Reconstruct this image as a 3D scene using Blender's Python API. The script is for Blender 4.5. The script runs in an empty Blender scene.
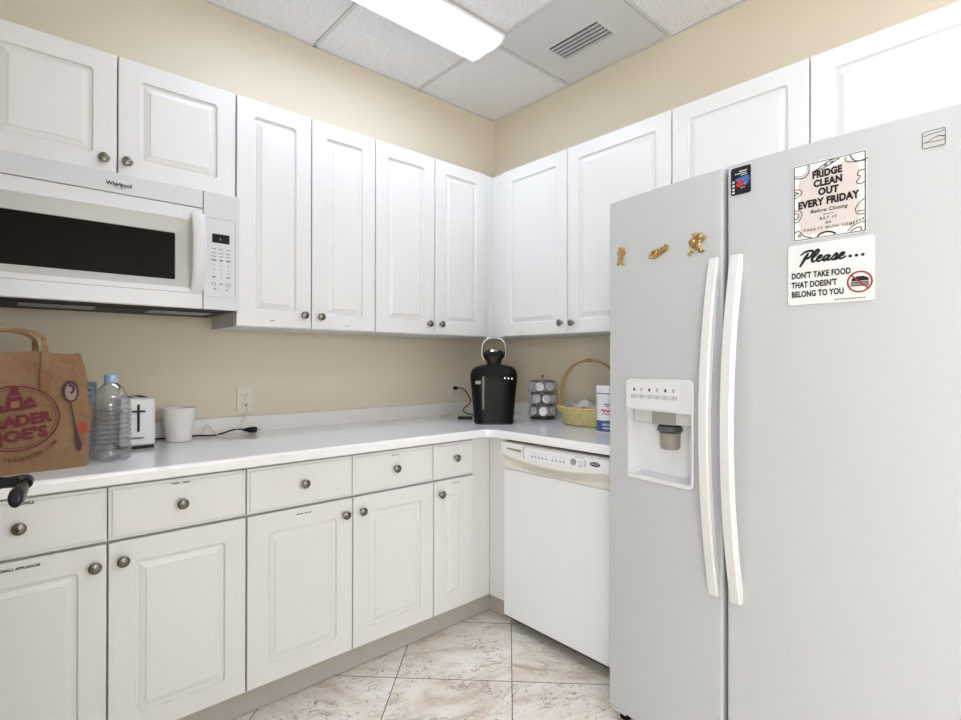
import bpy, bmesh, math, random
from mathutils import Vector, Matrix
random.seed(7)
PI = math.pi
C = bpy.context.scene.collection
SC = bpy.context.scene

# ------------------------------------------------------------------ materials
def lin(c):
    return tuple(((x/12.92) if x <= .04045 else ((x+.055)/1.055)**2.4) for x in [v/255 for v in c]) + (1,)

def mat(name, col, rough=.5, metal=0, spec=.5, emit=None, strength=1, coat=0, bump=None, vary=None):
    m = bpy.data.materials.new(name); m.use_nodes = True
    nt = m.node_tree; b = nt.nodes['Principled BSDF']
    b.inputs['Base Color'].default_value = lin(col)
    b.inputs['Roughness'].default_value = rough
    b.inputs['Metallic'].default_value = metal
    b.inputs['Specular IOR Level'].default_value = spec
    b.inputs['Coat Weight'].default_value = coat
    b.inputs['Coat Roughness'].default_value = .08
    if emit:
        b.inputs['Emission Color'].default_value = lin(emit)
        b.inputs['Emission Strength'].default_value = strength
    tc = nt.nodes.new('ShaderNodeTexCoord')
    if bump:
        n = nt.nodes.new('ShaderNodeTexNoise'); n.inputs['Scale'].default_value = bump[0]; n.inputs['Detail'].default_value = 3
        bp = nt.nodes.new('ShaderNodeBump'); bp.inputs['Strength'].default_value = bump[1]; bp.inputs['Distance'].default_value = bump[2]
        nt.links.new(tc.outputs['Object'], n.inputs['Vector']); nt.links.new(n.outputs['Fac'], bp.inputs['Height'])
        nt.links.new(bp.outputs['Normal'], b.inputs['Normal'])
    # slight tonal variation so nothing is one dead colour
    sc, am = vary if vary else (6, .02)
    n2 = nt.nodes.new('ShaderNodeTexNoise'); n2.inputs['Scale'].default_value = sc; n2.inputs['Detail'].default_value = 4
    mx = nt.nodes.new('ShaderNodeMix'); mx.data_type = 'RGBA'
    c = lin(col)
    mx.inputs[6].default_value = tuple(min(1, x*(1-am)) for x in c[:3]) + (1,)
    mx.inputs[7].default_value = tuple(min(1, x*(1+am)) for x in c[:3]) + (1,)
    nt.links.new(tc.outputs['Object'], n2.inputs['Vector']); nt.links.new(n2.outputs['Fac'], mx.inputs[0])
    nt.links.new(mx.outputs[2], b.inputs['Base Color'])
    return m

def clear_mat(name, tint, rough=.03, base=.06, power=2.2):
    """thin clear plastic / glass: transparent face-on, glossy at grazing angles"""
    m = bpy.data.materials.new(name); m.use_nodes = True
    nt = m.node_tree; nt.nodes.clear()
    o = nt.nodes.new('ShaderNodeOutputMaterial'); t = nt.nodes.new('ShaderNodeBsdfTransparent'); g = nt.nodes.new('ShaderNodeBsdfGlossy')
    t.inputs[0].default_value = tint; g.inputs['Roughness'].default_value = rough
    lw = nt.nodes.new('ShaderNodeLayerWeight'); lw.inputs[0].default_value = .35
    p = nt.nodes.new('ShaderNodeMath'); p.operation = 'MULTIPLY_ADD'; p.inputs[1].default_value = .85; p.inputs[2].default_value = base
    mx = nt.nodes.new('ShaderNodeMixShader')
    nt.links.new(lw.outputs['Facing'], p.inputs[0]); nt.links.new(p.outputs[0], mx.inputs[0])
    nt.links.new(t.outputs[0], mx.inputs[1]); nt.links.new(g.outputs[0], mx.inputs[2]); nt.links.new(mx.outputs[0], o.inputs[0])
    return m

M = {}
M['cab'] = mat('white_thermofoil', (226, 225, 224), .32, vary=(3, .012))
M['cabin'] = mat('cabinet_carcass', (222, 221, 219), .5)
M['gap'] = mat('dark_gap', (45, 42, 40), .8)
M['counter'] = mat('glossy_white_laminate', (243, 243, 245), .16, coat=.3, vary=(40, .03))
M['splash'] = mat('splash_laminate', (228, 226, 222), .3, vary=(40, .02))
M['knob'] = mat('brushed_nickel', (128, 123, 116), .27, 1)
M['knobd'] = mat('nickel_shadow', (70, 66, 62), .4, 1)
M['fridge'] = mat('fridge_enamel', (193, 195, 198), .5, bump=(420, .12, .0006), vary=(3, .012))
M['handle'] = mat('white_handle_plastic', (218, 218, 218), .3)
M['appl'] = mat('white_appliance', (222, 223, 226), .3)
M['mwtop'] = mat('microwave_white', (212, 213, 216), .28)
M['mwframe'] = mat('microwave_frame_grey', (188, 187, 184), .3)
M['mwglass'] = mat('microwave_dark_glass', (12, 9, 8), .08, spec=.22)
M['dwpanel'] = mat('dishwasher_console', (234, 232, 227), .3)
M['dwdoor'] = mat('dishwasher_door_white', (234, 236, 238), .55, vary=(2, .01))
M['black'] = mat('black_plastic', (9, 9, 11), .38, spec=.18)
M['blackm'] = mat('black_matte', (12, 12, 12), .6)
M['ink'] = mat('black_ink', (18, 18, 18), .7)
M['greyink'] = mat('grey_ink', (95, 95, 98), .7)
M['dgrey'] = mat('dark_grey_plastic', (70, 74, 78), .4)
M['mgrey'] = mat('mid_grey_plastic', (150, 148, 143), .4)
M['lgrey'] = mat('light_grey_plastic', (200, 200, 200), .4)
M['vinyl'] = mat('grey_vinyl_base', (176, 171, 163), .5, vary=(9, .04))
M['chrome'] = mat('chrome', (200, 200, 205), .12, 1)
M['wire'] = mat('chrome_wire', (105, 105, 110), .22, 1)
M['paper'] = mat('white_paper', (238, 236, 234), .6)
M['pink'] = mat('pale_pink_print', (214, 203, 200), .6)
M['sign'] = mat('white_sign_plastic', (226, 228, 228), .3)
M['red'] = mat('sign_red', (158, 30, 42), .5)
M['gold'] = mat('antique_gold', (190, 160, 104), .3, 1, vary=(160, .35))
M['cup'] = mat('white_ceramic', (232, 229, 225), .35)
M['tape'] = mat('label_tape', (228, 226, 222), .4)
M['ivory'] = mat('ivory_outlet', (218, 212, 196), .35)
M['cordw'] = mat('white_cord', (205, 203, 198), .4)
M['cap'] = mat('pale_blue_cap', (150, 182, 214), .35)
M['clear'] = clear_mat('clear_bottle_plastic', (.90, .92, .94, 1), base=.10)
M['clearish'] = clear_mat('smoked_reservoir', (.35, .35, .33, 1), base=.12)
M['cardbox'] = mat('blue_grey_box', (120, 132, 150), .5)
M['wicker'] = mat('wicker_straw', (226, 192, 132), .55, bump=(90, .9, .004), vary=(75, .5))
M['wickerd'] = mat('cane_handle', (176, 140, 88), .45, vary=(60, .25))
M['cloth'] = mat('white_napkin', (236, 236, 238), .8)
M['canw'] = mat('canister_white', (236, 237, 240), .35)
M['canb'] = mat('canister_blue', (60, 92, 142), .4, vary=(120, .5))
M['canp'] = mat('canister_pink', (205, 80, 120), .5)
M['foil'] = mat('pod_foil', (205, 203, 208), .45, .35, vary=(60, .2))
M['podcup'] = mat('pod_cup', (226, 222, 222), .4)
M['lever'] = mat('oil_rubbed_bronze', (34, 32, 34), .25, .7)
M['doorpaint'] = mat('door_paint', (226, 224, 218), .4)
def lens_mat():
    m = mat('acrylic_diffuser', (235, 238, 242), .3, emit=(218, 233, 255), strength=5)
    nt = m.node_tree; N = nt.nodes; L = nt.links
    tc = N.new('ShaderNodeTexCoord'); sp = N.new('ShaderNodeSeparateXYZ'); L.new(tc.outputs['Object'], sp.inputs[0])
    ab = N.new('ShaderNodeMath'); ab.operation = 'ABSOLUTE'; L.new(sp.outputs[1], ab.inputs[0])
    # two fluorescent tubes glow through the cover; its edges glow less
    mr = N.new('ShaderNodeValToRGB'); L.new(ab.outputs[0], mr.inputs[0]); e = mr.color_ramp.elements
    e[0].position = 0; e[0].color = (.12,)*3+(1,); e[1].position = .145; e[1].color = (.03,)*3+(1,)
    for p_, v_ in ((.018, .4), (.032, 1), (.066, 1), (.082, .22), (.098, .05)):
        k = e.new(p_); k.color = (v_,)*3+(1,)
    mu = N.new('ShaderNodeMath'); mu.operation = 'MULTIPLY'; mu.inputs[1].default_value = 15.5; L.new(mr.outputs[0], mu.inputs[0])
    L.new(mu.outputs[0], N['Principled BSDF'].inputs['Emission Strength'])
    return m
M['lens'] = lens_mat()
M['endcap'] = mat('fixture_white', (226, 226, 230), .4)
M['tee'] = mat('ceiling_tee', (212, 211, 210), .5)
M['ventpan'] = mat('vent_panel_metal', (216, 215, 215), .45)
M['vslat'] = mat('vent_slat', (178, 178, 180), .45)
M['spoonp'] = mat('spoon_print_violet', (62, 40, 48), .7)
M['spoonl'] = mat('spoon_print_grey', (150, 128, 118), .7)
M['bagred'] = mat('bag_maroon_print', (104, 20, 34), .7)
M['bagflower'] = mat('bag_red_flower_print', (176, 62, 48), .7)

# kraft paper
def kraft():
    m = mat('kraft_paper', (138, 106, 75), .75, bump=(11, 1, .03), vary=(9, .22))
    return m
M['kraft'] = kraft()
M['kraftin'] = mat('kraft_inside', (96, 70, 46), .85)

# wall paint
M['wall'] = mat('beige_wall_paint', (216, 205, 185), .75, bump=(300, .08, .0008), vary=(1.5, .02))
M['wallw'] = mat('pale_wall_paint', (226, 222, 212), .75)

def floor_mat():
    m = bpy.data.materials.new('diagonal_travertine_tile'); m.use_nodes = True
    nt = m.node_tree; N = nt.nodes; L = nt.links; b = N['Principled BSDF']
    g = N.new('ShaderNodeNewGeometry'); sp = N.new('ShaderNodeSeparateXYZ'); L.new(g.outputs['Position'], sp.inputs[0])
    def math_(op, a, b_=None, c=None):
        n = N.new('ShaderNodeMath'); n.operation = op
        for i, v in enumerate((a, b_, c)):
            if v is None: continue
            if isinstance(v, (int, float)): n.inputs[i].default_value = v
            else: L.new(v, n.inputs[i])
        return n.outputs[0]
    S = .639
    u = math_('DIVIDE', math_('SUBTRACT', math_('SUBTRACT', sp.outputs[0], sp.outputs[1]), .150), S)
    w = math_('DIVIDE', math_('ADD', math_('ADD', sp.outputs[0], sp.outputs[1]), 1.988), S)
    fu = math_('FRACT', u); fw = math_('FRACT', w)
    du = math_('MINIMUM', fu, math_('SUBTRACT', 1, fu)); dw = math_('MINIMUM', fw, math_('SUBTRACT', 1, fw))
    d = math_('MINIMUM', du, dw)
    grout = math_('LESS_THAN', d, .0045)
    cu = math_('FLOOR', u); cw = math_('FLOOR', w)
    cb = N.new('ShaderNodeCombineXYZ'); L.new(cu, cb.inputs[0]); L.new(cw, cb.inputs[1])
    wn = N.new('ShaderNodeTexWhiteNoise'); L.new(cb.outputs[0], wn.inputs['Vector'])
    # per-tile shifted and turned coordinates
    off = N.new('ShaderNodeVectorMath'); off.operation = 'SCALE'; L.new(wn.outputs['Color'], off.inputs[0]); off.inputs['Scale'].default_value = 13
    add = N.new('ShaderNodeVectorMath'); L.new(g.outputs['Position'], add.inputs[0]); L.new(off.outputs[0], add.inputs[1])
    rot = N.new('ShaderNodeVectorRotate'); rot.rotation_type = 'Z_AXIS'; L.new(add.outputs[0], rot.inputs['Vector'])
    L.new(math_('MULTIPLY', wn.outputs['Value'], 1.5), rot.inputs['Angle'])
    mp = N.new('ShaderNodeMapping'); mp.inputs['Scale'].default_value = (1, 2.1, 1); L.new(rot.outputs[0], mp.inputs[0])
    n1 = N.new('ShaderNodeTexNoise'); n1.inputs['Scale'].default_value = 4.2; n1.inputs['Detail'].default_value = 8; n1.inputs['Roughness'].default_value = .62; n1.inputs['Distortion'].default_value = .7
    L.new(mp.outputs[0], n1.inputs['Vector'])
    cr = N.new('ShaderNodeValToRGB'); L.new(n1.outputs['Fac'], cr.inputs[0])
    e = cr.color_ramp.elements
    e[0].position = .3; e[0].color = lin((198, 178, 158)); e[1].position = .66; e[1].color = lin((244, 239, 231))
    k = e.new(.47); k.color = lin((233, 223, 211))
    # vein contour lines
    n2 = N.new('ShaderNodeTexNoise'); n2.inputs['Scale'].default_value = 11; n2.inputs['Detail'].default_value = 7; n2.inputs['Distortion'].default_value = 1.0
    L.new(mp.outputs[0], n2.inputs['Vector'])
    v = math_('ABSOLUTE', math_('SUBTRACT', math_('FRACT', math_('MULTIPLY', n2.outputs['Fac'], 5)), .5))
    vein = math_('LESS_THAN', v, .05)
    n3 = N.new('ShaderNodeTexNoise'); n3.inputs['Scale'].default_value = 5; n3.inputs['Detail'].default_value = 3; L.new(add.outputs[0], n3.inputs['Vector'])
    mr = N.new('ShaderNodeMapRange'); mr.inputs[1].default_value = .36; mr.inputs[2].default_value = .56; L.new(n3.outputs['Fac'], mr.inputs[0])
    vf = math_('MULTIPLY', math_('MULTIPLY', vein, mr.outputs[0]), .72)
    vo = N.new('ShaderNodeTexVoronoi'); vo.inputs['Scale'].default_value = 60; L.new(mp.outputs[0], vo.inputs['Vector'])
    pit = math_('MULTIPLY', math_('LESS_THAN', vo.outputs['Distance'], .17), math_('MULTIPLY', mr.outputs[0], .55))
    def mix(f, a, b2):
        x = N.new('ShaderNodeMix'); x.data_type = 'RGBA'; L.new(f, x.inputs[0]); L.new(a, x.inputs[6])
        x.inputs[7].default_value = b2; return x.outputs[2]
    c = mix(vf, cr.outputs[0], lin((122, 104, 90)))
    c = mix(pit, c, lin((104, 92, 82)))
    c = mix(grout, c, lin((104, 98, 90)))
    L.new(c, b.inputs['Base Color'])
    b.inputs['Roughness'].default_value = .34
    bp = N.new('ShaderNodeBump'); bp.inputs['Strength'].default_value = .35; bp.inputs['Distance'].default_value = .003
    hh = math_('SUBTRACT', math_('SUBTRACT', n1.outputs['Fac'], vf), grout)
    L.new(hh, bp.inputs['Height']); L.new(bp.outputs[0], b.inputs['Normal'])
    return m
M['floor'] = floor_mat()

def ceil_mat():
    m = bpy.data.materials.new('fissured_ceiling_tile'); m.use_nodes = True
    nt = m.node_tree; N = nt.nodes; L = nt.links; b = N['Principled BSDF']
    g = N.new('ShaderNodeTexCoord')
    n = N.new('ShaderNodeTexNoise'); n.inputs['Scale'].default_value = 210; n.inputs['Detail'].default_value = 3; L.new(g.outputs['Object'], n.inputs['Vector'])
    n2 = N.new('ShaderNodeTexVoronoi'); n2.inputs['Scale'].default_value = 75; L.new(g.outputs['Object'], n2.inputs['Vector'])
    cr = N.new('ShaderNodeValToRGB'); L.new(n.outputs['Fac'], cr.inputs[0]); e = cr.color_ramp.elements
    e[0].position = .36; e[0].color = lin((218, 216, 216)); e[1].position = .5; e[1].color = lin((240, 239, 239))
    L.new(cr.outputs[0], b.inputs['Base Color']); b.inputs['Roughness'].default_value = .9
    bp = N.new('ShaderNodeBump'); bp.inputs['Strength'].default_value = .4; bp.inputs['Distance'].default_value = .002
    L.new(n.outputs['Fac'], bp.inputs['Height']); L.new(bp.outputs[0], b.inputs['Normal'])
    return m
M['ceil'] = ceil_mat()

# ------------------------------------------------------------------ builders
def link(name, me, m, parent=None, smooth=True):
    o = bpy.data.objects.new(name, me); C.objects.link(o)
    if m is not None: me.materials.append(m)
    if parent is not None: o.parent = parent
    if smooth:
        me.polygons.foreach_set('use_smooth', [True]*len(me.polygons))
        me.set_sharp_from_angle(angle=math.radians(35))
        wn = o.modifiers.new('weighted_normals', 'WEIGHTED_NORMAL'); wn.keep_sharp = True; wn.weight = 80
    return o

def obj(name, bm, m, parent=None, smooth=True, normals=True):
    if normals: bmesh.ops.recalc_face_normals(bm, faces=bm.faces[:])
    me = bpy.data.meshes.new(name); bm.to_mesh(me); bm.free()
    return link(name, me, m, parent, smooth)

def thing(name, label, cat, loc=(0, 0, 0), rotz=0, group=None):
    o = bpy.data.objects.new(name, None); C.objects.link(o); o.empty_display_size = .05
    o.location = loc; o.rotation_euler = (0, 0, rotz); o['label'] = label; o['category'] = cat
    if group: o['group'] = group
    return o

def tag(o, label, cat, group=None):
    o['label'] = label; o['category'] = cat
    if group: o['group'] = group
    return o

def struct(name, bm, m, parent=None, smooth=False):
    o = obj(name, bm, m, parent, smooth)
    o['kind'] = 'structure'
    return o

def B(): return bmesh.new()

def box(bm, x0, x1, y0, y1, z0, z1, bev=0, seg=2):
    vs = [bm.verts.new((x, y, z)) for x in (x0, x1) for y in (y0, y1) for z in (z0, z1)]
    q = [(0, 1, 3, 2), (4, 6, 7, 5), (0, 4, 5, 1), (2, 3, 7, 6), (0, 2, 6, 4), (1, 5, 7, 3)]
    fs = [bm.faces.new([vs[i] for i in f]) for f in q]
    if bev:
        es = list({e for f in fs for e in f.edges})
        bmesh.ops.bevel(bm, geom=es, offset=bev, segments=seg, profile=.5, affect='EDGES')
    return bm

def rrect(x0, x1, z0, z1, r, n=5):
    r = min(r, (x1-x0)/2-1e-5, (z1-z0)/2-1e-5); r = max(r, 1e-5)
    pts = []
    for cx, cz, a0 in ((x1-r, z1-r, 0), (x0+r, z1-r, PI/2), (x0+r, z0+r, PI), (x1-r, z0+r, 1.5*PI)):
        for i in range(n+1):
            a = a0+PI/2*i/n; pts.append((cx+r*math.cos(a), cz+r*math.sin(a)))
    return pts

def loops(bm, rings, cap0=True, cap1=True):
    """bridge rings of equal vertex count (lists of 3-tuples)"""
    R = [[bm.verts.new(p) for p in r] for r in rings]
    n = len(R[0])
    for a, b in zip(R, R[1:]):
        for i in range(n):
            bm.faces.new((a[i], a[(i+1) % n], b[(i+1) % n], b[i]))
    if cap0: bm.faces.new(R[0][::-1])
    if cap1: bm.faces.new(R[-1])
    return R

def slab(bm, x0, x1, z0, z1, yb, yf, r=.003, e=.0015, n=4):
    """rounded-rect plate lying in the XZ plane, front at yf (towards -y)"""
    rings = []
    for i, y, rr in ((0, yb, r), (0, yf+e, r), (e*.35, yf+e*.35, r), (e, yf, r)):
        rings.append([(p[0], y, p[1]) for p in rrect(x0+i, x1-i, z0+i, z1-i, max(r-i, .0004), n)])
    loops(bm, rings); return bm

def lathe(bm, prof, cx=0, cy=0, cz=0, n=32, caps=(True, True), axis='z'):
    rings = []
    for r, z in prof:
        ring = []
        for i in range(n):
            a = 2*PI*i/n
            if axis == 'z': ring.append((cx+r*math.cos(a), cy+r*math.sin(a), cz+z))
            else: ring.append((cx+r*math.cos(a), cy-z, cz+r*math.sin(a)))   # towards -y
        rings.append(ring)
    loops(bm, rings, caps[0], caps[1]); return bm

def smooth_pts(pts, k=6):
    P = [Vector(p) for p in pts]; out = []
    for i in range(len(P)-1):
        p0 = P[max(i-1, 0)]; p1 = P[i]; p2 = P[i+1]; p3 = P[min(i+2, len(P)-1)]
        for j in range(k):
            t = j/k
            out.append(.5*((2*p1)+(-p0+p2)*t+(2*p0-5*p1+4*p2-p3)*t*t+(-p0+3*p1-3*p2+p3)*t**3))
    out.append(P[-1]); return out

def tube(bm, pts, r, n=8, closed=False, k=0, sx=1, sy=1, up=None):
    """r: number or function of t; sx/sy flatten the section"""
    P = smooth_pts(pts, k) if k else [Vector(p) for p in pts]
    rings = []; nn = None; m = len(P)
    for i, p in enumerate(P):
        a = P[i-1] if (i > 0 or closed) else P[i]; b = P[(i+1) % m] if (i < m-1 or closed) else P[i]
        d = (b-a).normalized()
        if up is not None: nn = Vector(up)
        elif nn is None: nn = Vector((0, 0, 1)) if abs(d.z) < .9 else Vector((1, 0, 0))
        nn = (nn-d*nn.dot(d)).normalized(); bb = d.cross(nn)
        rr = r(i/(m-1)) if callable(r) else r
        rings.append([tuple(p+nn*math.cos(2*PI*j/n)*rr*sx+bb*math.sin(2*PI*j/n)*rr*sy) for j in range(n)])
    if closed:
        R = [[bm.verts.new(q) for q in ring] for ring in rings]
        for i in range(m):
            a, b = R[i], R[(i+1) % m]
            for j in range(n): bm.faces.new((a[j], a[(j+1) % n], b[(j+1) % n], b[j]))
    else: loops(bm, rings)
    return bm

def stroke(bm, pts, w, y, th=.0006, closed=False):
    """flat printed line in the XZ plane"""
    P = [Vector((p[0], p[1])) for p in pts]; m = len(P)
    L_, R_ = [], []
    for i, p in enumerate(P):
        a = P[i-1] if (i > 0 or closed) else P[i]; b = P[(i+1) % m] if (i < m-1 or closed) else P[i]
        d = (b-a); d = d.normalized() if d.length > 1e-9 else Vector((1, 0)); nrm = Vector((-d.y, d.x))
        ww = w(i/(m-1)) if callable(w) else w
        L_.append(p+nrm*ww/2); R_.append(p-nrm*ww/2)
    rng = range(m) if closed else range(m-1)
    for i in rng:
        j = (i+1) % m
        q = [L_[i], L_[j], R_[j], R_[i]]
        v = [bm.verts.new((c.x, y, c.y)) for c in q]; v2 = [bm.verts.new((c.x, y+th, c.y)) for c in q]
        bm.faces.new(v)
        for k in range(4): bm.faces.new((v[k], v[(k+1) % 4], v2[(k+1) % 4], v2[k]))
    return bm

def sm2(pts, k=5): return [(p.x, p.y) for p in smooth_pts([(a, b, 0) for a, b in pts], k)]

def poly(bm, pts, y, th=.0006):
    v = [bm.verts.new((p[0], y, p[1])) for p in pts]; v2 = [bm.verts.new((p[0], y+th, p[1])) for p in pts]
    bm.faces.new(v); n = len(v)
    for k in range(n): bm.faces.new((v[k], v[(k+1) % n], v2[(k+1) % n], v2[k]))
    return bm

def ell(cx, cz, rx, rz, n=40, a0=0, a1=2*PI, rot=0):
    o = []
    for i in range(n):
        a = a0+(a1-a0)*i/(n if abs(a1-a0-2*PI) < 1e-6 else n-1)
        x, z = rx*math.cos(a), rz*math.sin(a)
        o.append((cx+x*math.cos(rot)-z*math.sin(rot), cz+x*math.sin(rot)+z*math.cos(rot)))
    return o

def text(bm, s, x, z, size, y, bold=0., align='CENTER', sx=1., shear=0., rot=0., sp=1., th=.0004, arc=None):
    """the built-in font, turned into flat lettering facing -y; arc=(cx,cz,rx,rz) bends it along an ellipse"""
    cu = bpy.data.curves.new('t', 'FONT'); cu.body = s; cu.size = size; cu.offset = bold*size; cu.extrude = th/2
    cu.align_x = align if arc is None else 'CENTER'; cu.align_y = 'CENTER' if arc is None else 'BOTTOM_BASELINE'
    cu.shear = shear; cu.space_character = sp; cu.resolution_u = 3
    o = bpy.data.objects.new('t', cu); C.objects.link(o)
    bpy.context.view_layer.update()
    me = bpy.data.meshes.new_from_object(o.evaluated_get(bpy.context.evaluated_depsgraph_get()))
    for v in me.vertices:
        px, py, pz = v.co; px *= sx
        if arc is not None:
            cx, cz, rx, rz, mid, sgn = arc
            R0 = math.sqrt((rx*rx+rz*rz)/2); a = mid - sgn*px/R0
            dx, dz = math.cos(a), math.sin(a)
            v.co = (cx+(rx+py*sgn)*dx, y-pz, cz+(rz+py*sgn)*dz)
        else:
            c, sn = math.cos(rot), math.sin(rot)
            v.co = (x+px*c-py*sn, y-pz, z+px*sn+py*c)
    bm.from_mesh(me)
    bpy.data.objects.remove(o); bpy.data.curves.remove(cu); bpy.data.meshes.remove(me)
    return bm

def copy_part(o, parent, loc=None):
    c = o.copy(); C.objects.link(c); c.parent = parent
    if loc is not None: c.location = loc
    return c

# ------------------------------------------------------------------ the room
XL, YB, H = -2.61, -5.4, 2.797     # near-left wall plane, wall behind the camera, ceiling height
struct('floor', box(B(), XL-.1, .1, YB-.1, .1, -.06, 0), M['floor'])
struct('wall_left', box(B(), XL-.1, .1, 0, .1, 0, H+.1), M['wall'])
struct('wall_right', box(B(), 0, .1, YB, 0, 0, H+.1), M['wall'])
def wall_with_added_window(name, n, a0, a1, w0, w1, z0, z1, place):
    """wall slab along a local x axis with one window opening, its frame and pane; place maps (x0,x1,y0,y1,z0,z1)->world box"""
    bm = B()
    for q in ((a0, w0, 0, H), (w1, a1, 0, H), (w0, w1, 0, z0), (w0, w1, z1, H)): place(bm, q[0], q[1], .0, .1, q[2], q[3])
    struct(name, bm, M['wallw'])
    bm = B(); f_ = .05
    for q in ((w0, w0+f_, z0, z1), (w1-f_, w1, z0, z1), (w0+f_, w1-f_, z0, z0+f_), (w0+f_, w1-f_, z1-f_, z1), ((w0+w1)/2-.02, (w0+w1)/2+.02, z0+f_, z1-f_)): place(bm, q[0], q[1], .03, .07, q[2], q[3])
    wf = struct('window_%d' % n, bm, M['endcap'])
    bm = B(); place(bm, w0+f_, w1-f_, .048, .052, z0+f_, z1-f_)
    g_ = obj('window_glass', bm, clear_mat('window_pane_%d' % n, (.97, .98, .98, 1), base=.02), wf, False)
wall_with_added_window('wall_behind', 1, XL-.1, .1, -2.2, -.5, .9, 2.0, lambda bm, a, b, y0, y1, z0, z1: box(bm, a, b, YB-y1, YB-y0, z0, z1))  # unseen window, added as a way in for fill light
XH = -4.6          # far wall of an unseen hall, added to carry fill light in
bm = B(); D0, D1, DH = -4.7, -1.99, 2.45  # opening widened and raised so the hall fill reaches the cabinets
box(bm, XL-.1, XL, D1, 0, 0, H); box(bm, XL-.1, XL, YB, D0, 0, H); box(bm, XL-.1, XL, D0, D1, DH, H); struct('wall_near', bm, M['wall'])
struct('floor', box(B(), XH-.1, XL-.1, YB-.1, .1, -.06, 0), M['floor'])
struct('ceiling', box(B(), XH-.1, XL-.1, YB-.1, .1, H+.006, H+.1), M['ceil'])
struct('wall_hall_side', box(B(), XH-.1, XL-.1, -.6, -.5, 0, H), M['wallw'])
struct('wall_hall_end', box(B(), XH-.1, XL-.1, YB-.1, YB, 0, H), M['wallw'])
wall_with_added_window('wall_hall', 2, YB, -.5, -5.2, -3.3, .5, 2.4, lambda bm, a, b, y0, y1, z0, z1: box(bm, XH-y1, XH-y0, a, b, z0, z1))  # second unseen window, added for the fill lamp in the hall
def fill_light(name, loc, rot, sx, sz, e):
    l = bpy.data.lights.new(name, 'AREA'); l.shape = 'RECTANGLE'; l.size = sx; l.size_y = sz; l.energy = e; l.color = (1, .978, .94)
    o = bpy.data.objects.new(name, l); C.objects.link(o); o.location = loc; o.rotation_euler = rot
fill_light('daylight_behind', (-1.35, YB-.16, 1.45), (PI/2, 0, 0), 1.7, 1.1, 48)  # added area lamp, brightens the left fronts and counter
fill_light('daylight_hall', (XH-.16, -4.25, 1.45), (PI/2, 0, -PI/2), 1.9, 1.9, 120)  # added area lamp, brightens fridge, dishwasher and right cabinets
struct('ceiling', box(B(), XL-.1, .1, YB-.1, .1, H+.006, H+.1), M['ceil'])
# ceiling tee grid: 24 inch modules
bm = B(); T = .0095
gx = [-.612, -1.238, -1.85, -2.46]; gy = [-.618, -1.236, -1.848, -2.46, -3.07, -3.68, -4.29, -4.9]
for x in gx: box(bm, x-T, x+T, YB, -.0, H-.001, H+.006)
for y in gy: box(bm, XL, 0, y-T, y+T, H-.0015, H+.0055)
box(bm, XL, 0, -.018, 0, H-.001, H+.006); box(bm, -.018, 0, YB, -.018, H-.001, H+.006)
struct('trim_1', bm, M['tee'])
# vinyl toe-kick base
struct('baseboard_left', box(B(), XL, -.583, -.583, -.56, .0035, .103), M['vinyl'])
struct('baseboard_right', box(B(), -.583, -.56, -.735, -.583, .0035, .103), M['vinyl'])

# door with lever, standing open flat beside the camera (only its lever reaches the view)
hx, hy = -2.570, -1.975
ang = math.atan2(.79, .175)
dr = struct('door_1', box(B(), 0, .81, .0, .04, .01, 2.05, .002), M['doorpaint'])
dr.location = (hx, hy, 0); dr.rotation_euler = (0, 0, ang)
# local frame: x along the door from hinge to free edge, -y out of its room side
ld = B()
lx = .735; zl = 1.023
lathe(ld, [(.03, 0), (.03, .006), (.026, .009), (.012, .011), (.0105, .03)], lx, -.0005, zl, 24, axis='y')
tube(ld, [(lx, -.02, zl), (lx, -.045, zl), (lx-.003, -.060, zl+.002), (lx-.016, -.067, zl+.003), (lx-.034, -.069, zl+.001)],
     lambda t: .0095+.001*math.sin(t*3), 12, k=5)
tube(ld, [(lx-.025, -.069, zl+.001), (lx-.045, -.069, zl-.003), (lx-.066, -.068, zl-.009), (lx-.084, -.067, zl-.011), (lx-.092, -.067, zl-.010)],
     lambda t: .0085+.0085*math.sin(min(1, t*1.15)*PI*.62)**2 - (.012*max(0, t-.88)/.12*.8), 14, k=6, sx=1.0, sy=.62)
lv = obj('door_handle', ld, M['lever'], dr); lv['label'] = 'dark bronze curved lever'

# ------------------------------------------------------------------ cabinets
DT = .019
def door_bm(w, h, fw=.066, panel=True):
    bm = B(); t = DT
    def ring(i, y, r): return [(p[0], y, p[1]) for p in rrect(i, w-i, i, h-i, r, 5)]
    if panel:
        seq = [(0, 0, .001), (0, -t+.004, .001), (.0012, -t+.0012, .001), (.004, -t, .001),
               (fw, -t, .013), (fw+.0012, -t+.0055, .012), (fw+.004, -t+.0085, .010), (fw+.010, -t+.009, .006),
               (fw+.0115, -t+.009, .004), (fw+.0125, -t+.0075, .004), (fw+.029, -t+.0025, .0015), (fw+.030, -t+.0002, .0012), (fw+.033, -t, .001)]
    else:
        seq = [(0, 0, .001), (0, -t+.006, .001), (.004, -t+.0045, .001), (.0075, -t+.004, .001), (.010, -t+.0005, .001), (.012, -t, .001)]
    loops(bm, [ring(*s) for s in seq]); return bm

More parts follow.
